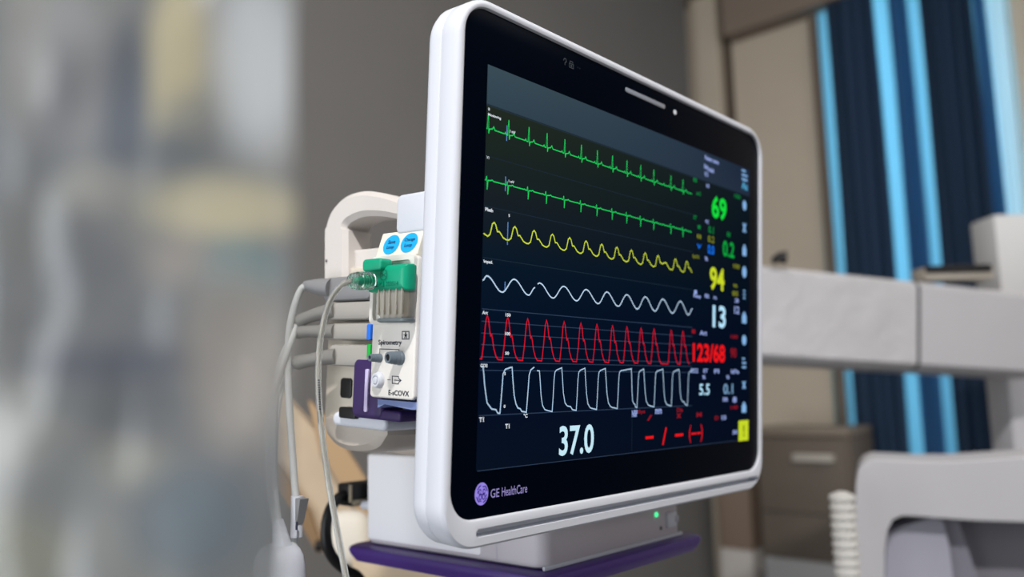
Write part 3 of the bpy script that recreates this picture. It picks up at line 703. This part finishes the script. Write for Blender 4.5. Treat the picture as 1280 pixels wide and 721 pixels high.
# yoke where the leads meet
yk = Thing('lead_yoke', 'white rounded cable yoke where the pale leads meet at the lower left', 'connector', L(352, 745, x=JX), 'monitor')
bm = B(); tube(bm, [L(347, 650, x=JX), L(350, 668, x=JX), L(354, 690, x=JX)], lambda t: .0042 + .0035 * t, 14, 4); yk.part('yoke_neck', bm, WHITE)
bm = B()
o = L(349, 678, x=JX); e = L(349, 760, x=JX)
lathe(bm, [(0, .006), (.002, .0115), (.005, .0150), (.010, .0175), (.018, .0188), (.040, .0195), (.052, .0190), (.055, .015)], o, e - o, 28); yk.part('yoke_body', bm, WHITE)

# ================================================================== BLACK POWER CABLE
XB = hx0 - .005
pw = Thing('power_cable', 'black power cable with angled plug behind the host unit', 'cable', P(440, 620, y=hy1 + .02))
YB = hy1 + .02
a = P(430, 604, y=YB); b = P(458, 634, y=YB)
bm = B(); rbox(bm, (a.x, YB - .012, b.z + .004), (b.x + .018, YB + .012, a.z), .003); pl = pw.part('plug', bm, BLACK)
a2 = P(437, 606, y=YB - .013); b2 = P(440, 628, y=YB - .013); bm = B(); rbox(bm, (a2.x, YB - .0135, b2.z), (b2.x, YB - .0115, a2.z), .0004); pw.part('metal_clip', bm, mat('brushed_clip', (150, 140, 120), .4, metal=.5), pl)
a2 = P(441, 625, y=YB - .013); b2 = P(458, 629, y=YB - .013); bm = B(); rbox(bm, (a2.x, YB - .014, b2.z), (b2.x, YB - .0115, a2.z), .0004); pw.part('metal_clip', bm, MATS['brushed_clip'], pl)
bm = B(); tube(bm, [P(434, 618, y=YB), P(424, 622, y=YB), P(414, 634, y=YB), P(408, 655, y=YB), P(409, 680, y=YB), P(417, 698, y=YB), P(432, 712, y=YB), P(452, 728, y=YB), P(470, 790, y=YB)], .0052, 12); pw.part('cord', bm, BLACK)

# ================================================================== FOREGROUND FLUID BAG, close to the lens
BD = .165
BAG0 = D(135, 900, BD)
hr = Vector((RGT.x, RGT.y, 0)).normalized(); hn = Vector((0, 0, 1)).cross(hr).normalized()
if hn.dot(FWD) > 0: hn = -hn
BLOTCHES = [(320, 70, 60, 150, (240, 246, 252), .95), (222, 70, 50, 130, (232, 220, 180), .85), (165, 150, 36, 150, (104, 116, 134), .85), (90, 90, 60, 120, (196, 198, 206), .5), (40, 60, 50, 120, (190, 188, 180), .5), (245, 170, 40, 60, (150, 156, 160), .6),
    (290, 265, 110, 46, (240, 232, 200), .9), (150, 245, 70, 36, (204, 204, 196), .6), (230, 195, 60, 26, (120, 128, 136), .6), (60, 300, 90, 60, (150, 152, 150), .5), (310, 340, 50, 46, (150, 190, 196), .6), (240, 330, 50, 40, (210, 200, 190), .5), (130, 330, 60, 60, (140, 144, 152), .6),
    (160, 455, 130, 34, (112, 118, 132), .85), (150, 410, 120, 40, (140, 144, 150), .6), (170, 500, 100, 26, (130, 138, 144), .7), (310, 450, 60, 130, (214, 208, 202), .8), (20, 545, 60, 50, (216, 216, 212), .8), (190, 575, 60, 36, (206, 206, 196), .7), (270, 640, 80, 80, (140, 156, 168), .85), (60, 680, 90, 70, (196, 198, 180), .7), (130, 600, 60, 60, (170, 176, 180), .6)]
def bag_material(name, blotch=True):
    m = bpy.data.materials.new(name); m.use_nodes = True; nt = m.node_tree; nt.nodes.clear()
    o = nt.nodes.new('ShaderNodeOutputMaterial'); tr = nt.nodes.new('ShaderNodeBsdfTransparent'); tl = nt.nodes.new('ShaderNodeBsdfTranslucent')
    df = nt.nodes.new('ShaderNodeBsdfDiffuse'); gl = nt.nodes.new('ShaderNodeBsdfGlossy'); gl.inputs['Roughness'].default_value = .25
    tc = nt.nodes.new('ShaderNodeTexCoord'); n = nt.nodes.new('ShaderNodeTexNoise'); n.inputs['Scale'].default_value = 34; n.inputs['Detail'].default_value = 2
    mp = nt.nodes.new('ShaderNodeMapping'); mp.inputs['Scale'].default_value = (1, 1, .75); mp.inputs['Location'].default_value = (.31, .12, .07)
    nt.links.new(tc.outputs['Object'], mp.inputs[0]); nt.links.new(mp.outputs[0], n.inputs['Vector'])
    r = nt.nodes.new('ShaderNodeValToRGB'); cr = r.color_ramp
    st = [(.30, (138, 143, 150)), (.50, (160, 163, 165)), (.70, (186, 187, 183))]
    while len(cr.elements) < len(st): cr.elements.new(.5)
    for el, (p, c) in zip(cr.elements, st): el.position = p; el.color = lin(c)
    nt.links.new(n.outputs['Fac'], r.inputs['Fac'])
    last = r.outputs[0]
    for px, py, rx, ry, c, k in BLOTCHES:      # blurred lights and darks painted into the film colour as soft spots
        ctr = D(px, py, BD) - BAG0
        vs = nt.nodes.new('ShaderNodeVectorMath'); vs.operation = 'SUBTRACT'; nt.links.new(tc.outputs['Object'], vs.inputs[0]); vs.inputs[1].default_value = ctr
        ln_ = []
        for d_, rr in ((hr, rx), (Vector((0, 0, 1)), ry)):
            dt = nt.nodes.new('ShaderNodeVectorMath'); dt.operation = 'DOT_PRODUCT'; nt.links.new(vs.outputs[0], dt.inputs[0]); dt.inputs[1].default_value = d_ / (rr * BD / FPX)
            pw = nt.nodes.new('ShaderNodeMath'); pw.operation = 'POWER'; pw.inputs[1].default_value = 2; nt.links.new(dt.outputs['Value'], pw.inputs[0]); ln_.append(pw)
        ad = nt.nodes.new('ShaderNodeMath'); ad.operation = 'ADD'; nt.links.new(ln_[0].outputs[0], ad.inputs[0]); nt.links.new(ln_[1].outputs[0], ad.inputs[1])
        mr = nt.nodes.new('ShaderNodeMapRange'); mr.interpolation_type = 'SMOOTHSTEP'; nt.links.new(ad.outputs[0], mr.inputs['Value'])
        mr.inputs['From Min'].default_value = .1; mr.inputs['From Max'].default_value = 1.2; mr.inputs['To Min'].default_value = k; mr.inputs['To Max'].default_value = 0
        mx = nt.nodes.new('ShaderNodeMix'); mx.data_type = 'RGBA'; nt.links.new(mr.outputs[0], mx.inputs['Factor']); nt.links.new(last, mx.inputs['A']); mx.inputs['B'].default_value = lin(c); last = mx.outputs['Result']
    for x in (tl, df): nt.links.new(last, x.inputs['Color'])
    a = nt.nodes.new('ShaderNodeMixShader'); a.inputs[0].default_value = .5; nt.links.new(df.outputs[0], a.inputs[1]); nt.links.new(tl.outputs[0], a.inputs[2])
    b = nt.nodes.new('ShaderNodeMixShader'); b.inputs[0].default_value = .08; nt.links.new(a.outputs[0], b.inputs[1]); nt.links.new(gl.outputs[0], b.inputs[2])
    c = nt.nodes.new('ShaderNodeMixShader'); c.inputs[0].default_value = .80; nt.links.new(tr.outputs[0], c.inputs[1]); nt.links.new(b.outputs[0], c.inputs[2])
    nt.links.new(c.outputs[0], o.inputs[0]); return m
bc = D(135, 380, BD)
bag = Thing('fluid_bag', 'blurred translucent crumpled plastic fluid bag hanging close in the left foreground', 'plastic bag', D(135, 900, BD))
HWb, HHb = 232 * BD / FPX, 560 * BD / FPX
bm = B()
def bag_pt(u, v, side):
    ed = (1 - abs(u) ** 3) * (1 - abs(v) ** 6)
    w = HWb * (1 - .10 * max(0, -v - .15) - .03 * v * v + .012 * math.sin(v * 9))
    cr = noise.noise(Vector((u * 2.6 + 3, v * 3.4, side * 5))) * .0035 + noise.noise(Vector((u * 6, v * 5 + 9, side * 3))) * .0014
    return bc + hr * (u * w) + Vector((0, 0, v * HHb)) + hn * (side * .009 * ed ** .6 + cr * ed)
NU, NV = 36, 60
for side in (1, -1):
    g = [[bm.verts.new(bag_pt(-1 + 2 * i / NU, -1 + 2 * j / NV, side)) for i in range(NU + 1)] for j in range(NV + 1)]
    for j in range(NV):
        for i in range(NU): bm.faces.new((g[j][i], g[j][i + 1], g[j + 1][i + 1], g[j + 1][i]))
bag.part('bag_film', bm, bag_material('light_blotched_film'))
bt = bc + Vector((0, 0, HHb))
bm = B(); tube(bm, [bt - Vector((0, 0, .004)), Vector((bt.x, bt.y, 2.0)), Vector((bt.x, bt.y, 2.925))], .0015, 8, 2); bag.part('hanging_cord', bm, CLEAR)

# ================================================================== ROOM
WX, WY = 2.6, 1.3
GREYW = mat('grey_paint', (124, 122, 120), .8, .2, var=.03, vscale=3, bump=.05)
BEIGE = mat('beige_paint', (206, 194, 176), .8, .2, var=.03, vscale=3, bump=.05)
BROWN = mat('recess_shade_brown', (92, 82, 72), .8, .2)
CEIL = mat('ceiling_paint', (170, 160, 150), .9, .1, var=.02, vscale=4)
FLOOR = mat('grey_vinyl', (120, 120, 120), .5, .3, var=.08, vscale=6)
bm = B(); rbox(bm, (-2.6, -2.8, -.06), (3.4, 2.2, 0), 0); struct('floor', bm, FLOOR)
bm = B(); rbox(bm, (-2.6, -2.8, 2.92), (3.4, 2.2, 3.0), 0); struct('ceiling', bm, CEIL)
ex = P(859, 60, y=WY).x
bm = B(); rbox(bm, (-2.6, WY, 0), (ex, WY + .12, 2.92), 0); struct('wall_back', bm, GREYW)
wy0, wy1 = P(1272, 165, x=WX).y, P(1034, 200, x=WX).y      # window opening
wz0, wz1 = .75, P(1030, 4, x=WX).z
bm = B()
rbox(bm, (WX, wy1, 0), (WX + .12, 2.2, 2.92), 0); rbox(bm, (WX, -2.8, 0), (WX + .12, wy0, 2.92), 0)
rbox(bm, (WX, wy0, 0), (WX + .12, wy1, wz0), 0); rbox(bm, (WX, wy0, wz1), (WX + .12, wy1, 2.92), 0)
struct('wall_right', bm, BEIGE)
def strip(name, px0, px1, py, m, dep, z0_=0, z1_=2.92):
    a = P(px0, py, x=WX - dep).y; b = P(px1, py, x=WX - dep).y
    bm = B(); rbox(bm, (WX - dep, min(a, b), z0_), (WX + .01, max(a, b), z1_), .004); return struct(name, bm, m)
strip('trim_1', 864, 897, 60, BEIGE, .06)
strip('recess_shade', 897, 913, 60, BROWN, .012)  # flat dark strip, the shade of a recess put into its colour
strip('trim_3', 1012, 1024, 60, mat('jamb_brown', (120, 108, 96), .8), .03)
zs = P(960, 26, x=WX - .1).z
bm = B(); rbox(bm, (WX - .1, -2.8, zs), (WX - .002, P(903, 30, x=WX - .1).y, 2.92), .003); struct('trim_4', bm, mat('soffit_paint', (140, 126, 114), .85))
# window: frame, panes
bm = B()
for y in (wy0, (wy0 + wy1) / 2, wy1): rbox(bm, (WX + .05, y - .02, wz0), (WX + .09, y + .02, wz1), .003)
for z in (wz0, wz1): rbox(bm, (WX + .05, wy0, z - .02), (WX + .09, wy1, z + .02), .003)
wn = struct('window_1', bm, WHITE)
bm = B(); rbox(bm, (WX + .066, wy0, wz0), (WX + .072, wy1, wz1), 0)
po = link('window_pane', bm, clear('window_glass', (235, 245, 250), .93, .03), False); po.parent = wn
def cloth(name, rgb, trn, rgb2=None, rough=.8):
    m = bpy.data.materials.new(name); m.use_nodes = True; nt = m.node_tree; nt.nodes.clear()
    o = nt.nodes.new('ShaderNodeOutputMaterial'); d = nt.nodes.new('ShaderNodeBsdfDiffuse'); t = nt.nodes.new('ShaderNodeBsdfTranslucent'); mx = nt.nodes.new('ShaderNodeMixShader')
    d.inputs[0].default_value = lin(rgb); t.inputs[0].default_value = lin(rgb2 or rgb); mx.inputs[0].default_value = trn
    w = nt.nodes.new('ShaderNodeTexNoise'); w.inputs['Scale'].default_value = 300
    bp = nt.nodes.new('ShaderNodeBump'); bp.inputs['Strength'].default_value = .1; nt.links.new(w.outputs['Fac'], bp.inputs['Height']); nt.links.new(bp.outputs[0], d.inputs['Normal'])
    nt.links.new(d.outputs[0], mx.inputs[1]); nt.links.new(t.outputs[0], mx.inputs[2]); nt.links.new(mx.outputs[0], o.inputs[0]); return m
NAVY = cloth('navy_cloth', (52, 68, 88), .05, (50, 84, 124)); PALE = cloth('pale_sheer', (214, 232, 238), .85, (214, 238, 246)); MID = cloth('mid_blue_cloth', (62, 100, 138), .22, (60, 120, 168)); SHEER = cloth('cyan_sheer', (120, 180, 204), .85, (140, 206, 230))
def curtain(px0, px1, py, x, m, label, folds, amp, group, name='curtain'):
    a = P(px0, py, x=x).y; b = P(px1, py, x=x).y
    n = max(12, folds * 10); bm = B(); rows_ = []
    for z in (.62, 1.2, 1.8, 2.3, wz1 - .015):
        row = []
        for i in range(n + 1):
            t = i / n
            row.append(bm.verts.new((x + amp * math.sin(t * folds * 2 * math.pi + z * .25) + amp * .4 * math.sin(t * folds * 4.7 + 1), a + (b - a) * t + .006 * math.sin(z * 2 + t * 7), z)))
        rows_.append(row)
    for r0, r1 in zip(rows_, rows_[1:]):
        for i in range(n): bm.faces.new((r0[i], r0[i + 1], r1[i + 1], r1[i]))
    o = link(name, bm, m, True); o['label'] = label; o['category'] = 'curtain'; o['group'] = group
    return o
curtain(1247, 1277, 165, WX - .03, PALE, 'pale bright sheer strip at the right edge of the window', 3, .005, 'window curtains', 'sheer_curtain')
curtain(1018, 1247, 165, WX - .02, SHEER, 'cyan sheer curtain glowing between the navy panels of the window', 22, .006, 'window curtains', 'sheer_curtain')
curtain(1041, 1103, 165, WX - .075, NAVY, 'dark navy curtain panel nearest the beige wall', 4, .014, 'window curtains')
curtain(1121, 1147, 165, WX - .07, MID, 'narrow mid blue curtain strip between the two wide navy panels', 2, .010, 'window curtains')
curtain(1229, 1246, 165, WX - .07, MID, 'narrow mid blue curtain strip right of the wide navy panel by the post', 2, .006, 'window curtains')
curtain(1160, 1229, 165, WX - .075, NAVY, 'dark navy curtain panel behind the white post', 5, .014, 'window curtains')

# ================================================================== EQUIPMENT AT THE RIGHT (out of focus)
SHELL = mat('equipment_white', (198, 197, 201), .5, .35, var=.02, vscale=8)
BW = Thing('equipment_beam', 'wide off-white horizontal equipment beam running right from behind the monitor', 'equipment arm', D(1100, 470, 1.62))
def seg(px0, px1, m=SHELL):
    f0, f1 = (px0 - 957) / 323, (px1 - 957) / 323
    d0, d1 = 1.5 + .2 * f0, 1.5 + .2 * f1
    t0, b0 = D(px0, 331 + 34 * f0, d0), D(px0, 450 + 19 * f0, d0); t1, b1 = D(px1, 331 + 34 * f1, d1), D(px1, 450 + 19 * f1, d1)
    ax = (t1 - t0).normalized(); nr = Vector((-ax.y, ax.x, 0)).normalized()
    if nr.dot(FWD) < 0: nr = -nr
    bm = B(); R_ = []
    for c in range(2):
        t, b = (t0, b0) if c == 0 else (t1, b1)
        h = (t - b)
        ring = []
        for q in rrect(0, .14, 0, 1, .0, 1): pass
        for u, v in ((.0, .06), (.0, .94), (.012, 1), (.13, 1), (.14, .94), (.14, .06), (.13, 0), (.012, 0)): ring.append(b + nr * u + h * v)
        R_.append(ring)
    prism(bm, R_); return bm
BW.part('left_section', seg(900, 1146.5), mat('beam_cover_white', (200, 199, 202), .55, .3, bump=.5, vscale=7, bdist=.03), smooth=False)
BW.part('right_section', seg(1150.5, 1330), SHELL, smooth=False)
BW.part('joint', seg(1144, 1153) if False else seg(1146.5, 1150.5), DARK, smooth=False)
def boxpx(bm, px0, py0, px1, py1, d, th, b=.006):
    """block whose camera-side face spans a measured region at distance d"""
    c3, c2 = D(px0, py0, d), D(px1, py0, d); c0 = Vector((c3.x, c3.y, max(.001, D(px0, py1, d).z)))
    ax = (c2 - c3); ax.z = 0; w = ax.length; ax.normalize(); nr = Vector((-ax.y, ax.x, 0))
    if nr.dot(FWD) < 0: nr = -nr
    M = Matrix.Identity(4)
    for r_ in range(3): M[r_][0] = ax[r_]; M[r_][1] = nr[r_]; M[r_][2] = (0, 0, 1)[r_]; M[r_][3] = c0[r_]
    t = B(); rbox(t, (0, 0, 0), (w, th, (c3 - c0).z), b); merge(bm, t, M)
bm = B(); boxpx(bm, 1156, 333, 1242, 350, 1.66, .06, .003); tr = BW.part('top_tray', bm, mat('tray_beige', (176, 168, 156), .6))
bm = B(); boxpx(bm, 1158, 332, 1240, 341, 1.655, .05, .001); BW.part('tray_slot', bm, BLACK, tr)
bm = B(); p = D(982, 322, 1.5); q = D(966, 327, 1.5); tube(bm, [q, (p + q) / 2 + Vector((0, 0, .004)), p], lambda t: .006 + .006 * t, 10, 4); BW.part('clamp_knob', bm, BLACK)
po_ = Thing('upright_post', 'square white upright post standing on the beam in front of the curtains', 'post', D(1262, 370, 1.6))
bm = B(); boxpx(bm, 1242, 268, 1320, 374, 1.87, .10, .006); po_.part('post_cap', bm, mat('post_white', (214, 214, 214), .55))
bm = B(); boxpx(bm, 1249, 374, 1330, 2600, 1.88, .09, .006); po_.part('post_column', bm, SHELL)
# moulded housing at the lower right
HD = 1.25
eh = Thing('equipment_housing', 'white moulded equipment housing with arched grip opening at the lower right', 'medical device', D(1180, 900, HD))
outl = [(1070, 920), (1069, 640), (1070, 605), (1073, 588), (1080, 578), (1092, 574), (1112, 575), (1150, 577), (1190, 577), (1225, 575), (1280, 571), (1360, 568), (1360, 660), (1280, 653), (1220, 651), (1175, 648), (1150, 646), (1128, 645), (1116, 650), (1110, 662), (1106, 690), (1104, 920)]
fw = Vector((FWD.x, FWD.y, 0)).normalized()
fh = ray(1085, 600); fh.z = 0; fh.normalize()
bm = B(); pts = [D(x, y, HD) for x, y in outl]
prism(bm, [[p + fh * c for p in pts] for c in (0, .16)])
bmesh.ops.triangulate(bm, faces=[f for f in bm.faces if len(f.verts) > 4])
ho = eh.part('arched_shell', bm, SHELL)
bv = ho.modifiers.new('soft', 'BEVEL'); bv.width = .006; bv.segments = 3; bv.limit_method = 'ANGLE'; bv.angle_limit = math.radians(50)
bm = B(); boxpx(bm, 1105, 900, 1340, 2600, HD + .06, .10, .01); eh.part('pedestal', bm, SHELL)
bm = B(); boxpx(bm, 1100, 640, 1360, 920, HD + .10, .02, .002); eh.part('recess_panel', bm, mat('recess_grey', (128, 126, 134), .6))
bm = B(); ip = [(1108, 668), (1128, 658), (1165, 647), (1178, 650), (1186, 680), (1196, 760), (1206, 920), (1104, 920)]
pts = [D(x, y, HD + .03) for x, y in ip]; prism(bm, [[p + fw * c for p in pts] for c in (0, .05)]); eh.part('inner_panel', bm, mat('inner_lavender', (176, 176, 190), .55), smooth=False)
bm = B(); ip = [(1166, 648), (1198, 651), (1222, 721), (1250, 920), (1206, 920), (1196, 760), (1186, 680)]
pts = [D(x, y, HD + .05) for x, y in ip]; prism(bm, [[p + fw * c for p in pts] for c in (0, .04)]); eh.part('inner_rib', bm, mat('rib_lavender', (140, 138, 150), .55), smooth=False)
hs = Thing('corrugated_hose', 'ribbed white breathing hose standing beside the equipment housing', 'hose', D(1054, 900, 1.27))
o = D(1052, 614, 1.19); e = D(1058, 1000, 1.19); e = Vector((o.x, o.y, .001)); pf = [(0, .006), (.004, .015)]
h = .006
while h < (e - o).length - .02: pf += [(h, .0178), (h + .006, .0182), (h + .0075, .0152), (h + .0112, .0152)]; h += .0128
lathe(bm := B(), pf, o, e - o, 24); hs.part('hose_wall', bm, mat('hose_white', (204, 202, 198), .55))
# low cabinet against the beige wall
XC = 2.25
cb = Thing('storage_cabinet', 'low brown storage cabinet with pale top edge against the beige wall', 'cabinet', (XC + .15, .9, 0))
a = P(955, 560, x=XC); b = P(1075, 560, x=XC)
cy1, cy0 = P(948, 600, x=XC).y, P(1066, 600, x=XC).y
ct = P(1000, 545, x=XC).z; cz = P(1000, 700, x=XC).z
CBR = mat('cabinet_brown', (112, 102, 92), .55, .35, var=.05, vscale=8)
bm = B(); rbox(bm, (XC, cy0, cz), (WX - .13, cy1, ct), .006); cbo = cb.part('carcass', bm, CBR)
bm = B(); rbox(bm, (XC - .012, cy0, ct), (WX - .13, cy1 + .01, ct + .03), .006); cb.part('cabinet_top', bm, mat('cabinet_top_brown', (140, 128, 114), .5))
dz0 = P(1000, 640, x=XC).z
bm = B(); rbox(bm, (XC - .014, cy0 + .01, dz0), (XC + .004, cy1 - .01, ct - .01), .004); dr = cb.part('drawer', bm, CBR)
h0 = P(990, 567, x=XC - .03); h1 = P(1042, 578, x=XC - .03)
bm = B(); rbox(bm, (XC - .034, h1.y, h1.z), (XC - .010, h0.y, h0.z), .004); cb.part('handle', bm, mat('handle_pale', (196, 190, 180), .5), dr)
bm = B(); rbox(bm, (XC + .004, cy0, .0), (WX - .13, cy1 - .002, cz), .004); cb.part('pale_plinth', bm, mat('plinth_grey', (188, 188, 188), .6))
# narrow brown pier with a pale foot left of the cabinet
pr_ = Thing('narrow_pier', 'narrow brown upright pier with a pale foot beside the low cabinet', 'cabinet', P(918, 800, x=XC + .1))
ya, yb_ = P(898, 640, x=XC + .1).y, P(938, 640, x=XC + .1).y; zq = P(918, 686, x=XC + .1).z
bm = B(); rbox(bm, (XC + .1, yb_, zq), (WX - .02, ya, P(918, 560, x=XC + .1).z), .004); pr_.part('brown_panel', bm, mat('pier_brown', (142, 122, 106), .6))
bm = B(); rbox(bm, (XC + .095, yb_, 0), (WX - .02, ya, zq), .004); pr_.part('pale_foot', bm, mat('pier_foot', (206, 200, 194), .6))

# ================================================================== TAN RECLINED PANEL BEHIND THE CABLES
def slant(thing, name, pts, d, th, m, back=fw):
    bm = B(); q = [D(x, y, d) for x, y in pts]; prism(bm, [[p + back * c for p in q] for c in (0, th)]); return thing.part(name, bm, m, smooth=False)
tp_ = Thing('reclined_backrest', 'tan reclined backrest panel sloping down behind the grey cables', 'furniture', D(410, 690, 1.2))
slant(tp_, 'front_panel', [(300, 440), (352, 492), (400, 545), (440, 600), (470, 650), (470, 700), (402, 690), (385, 640), (350, 592), (300, 540)], 1.2, .03, TAN)
slant(tp_, 'edge_strip', [(385, 500), (405, 520), (446, 582), (470, 622), (470, 668), (428, 610), (399, 560)], 1.185, .014, mat('tan_edge_light', (178, 148, 112), .6))
slant(tp_, 'lower_rail', [(300, 536), (350, 588), (386, 638), (404, 688), (396, 692), (376, 655), (345, 612), (300, 562)], 1.19, .02, TAND)
bm = B(); lathe(bm, [(-.006, .004), (-.004, .008), (.004, .008), (.006, .004)], D(399, 682, 1.18), RGT, 14); tp_.part('rubber_foot', bm, BLACK)
cu = Thing('white_cushion', 'soft white cushion behind the black power cable', 'cushion', D(438, 712, 1.1))
bm = B(); c0 = D(436, 672, 1.1)
bmesh.ops.create_icosphere(bm, subdivisions=3, radius=1)
for v in bm.verts:
    n_ = v.co.copy(); n_ = Vector([math.copysign(abs(k) ** .7, k) for k in n_]); v.co = c0 + hr * n_.x * .03 + Vector((0, 0, 1)) * n_.z * .036 + fw * n_.y * .02
cu.part('cushion_cover', bm, mat('cushion_white', (214, 208, 196), .8))
tt = Thing('tan_worktop', 'tan worktop edge seen under the purple tray', 'worktop', D(520, 730, 1.0))
bm = B(); pts = [D(440, 694, 1.0), D(560, 706, .95), D(690, 724, .92), D(690, 800, .92), D(560, 790, .95), D(440, 760, 1.0)]
prism(bm, [[p + fw * c for p in pts] for c in (0, .3)]); tt.part('front_edge', bm, TAN, smooth=False)

# ================================================================== LIGHT
def area(name, loc, tgt, e, sx, sy, col=(1, 1, 1)):
    l = bpy.data.lights.new(name, 'AREA'); l.shape = 'RECTANGLE'; l.size = sx; l.size_y = sy; l.energy = e; l.color = col
    o = bpy.data.objects.new(name, l); C.objects.link(o); o.location = loc
    o.rotation_euler = (Vector(tgt) - Vector(loc)).to_track_quat('-Z', 'Y').to_euler(); return o
area('ceiling_key', (-1.1, -.75, 2.75), (-.2, .05, 1.25), 44, .10, .10, (1, .98, .96))
area('ceiling_fill', (.9, -1.2, 2.88), (.9, -.6, 0), 34, 1.6, 1.6, (1, .97, .93))
area('side_soft', (-2.0, .6, 1.0), (0, .2, 1.1), 28, 1.4, 1.6, (.92, .96, 1))
area('daylight', (WX + .9, (wy0 + wy1) / 2, 1.9), (WX, (wy0 + wy1) / 2, 1.6), 48, 1.6, 2.2, (.85, .95, 1))
area('front_soft', (.3, -2.5, 1.5), (.2, 0, 1.1), 6, 1.4, 1.2, (1, .98, .97))  # added fill lamp that brightens the host unit's front
w = bpy.data.worlds.new('room_air'); S.world = w; w.use_nodes = True
w.node_tree.nodes['Background'].inputs[0].default_value = (.60, .62, .66, 1); w.node_tree.nodes['Background'].inputs[1].default_value = .28

# ================================================================== CAMERA
cd = bpy.data.cameras.new('camera'); cam = bpy.data.objects.new('camera', cd); C.objects.link(cam)
cd.sensor_fit = 'HORIZONTAL'; cd.sensor_width = 36; cd.lens = FPX / 1280 * 36
cd.clip_start = .01
M = Matrix.Identity(4)
for r_ in range(3): M[r_][0] = RGT[r_]; M[r_][1] = -DWN[r_]; M[r_][2] = -FWD[r_]; M[r_][3] = CAM[r_]
cam.matrix_world = M
cd.dof.use_dof = True; cd.dof.focus_distance = .585; cd.dof.aperture_fstop = 3.3; cd.dof.aperture_blades = 0
S.camera = cam
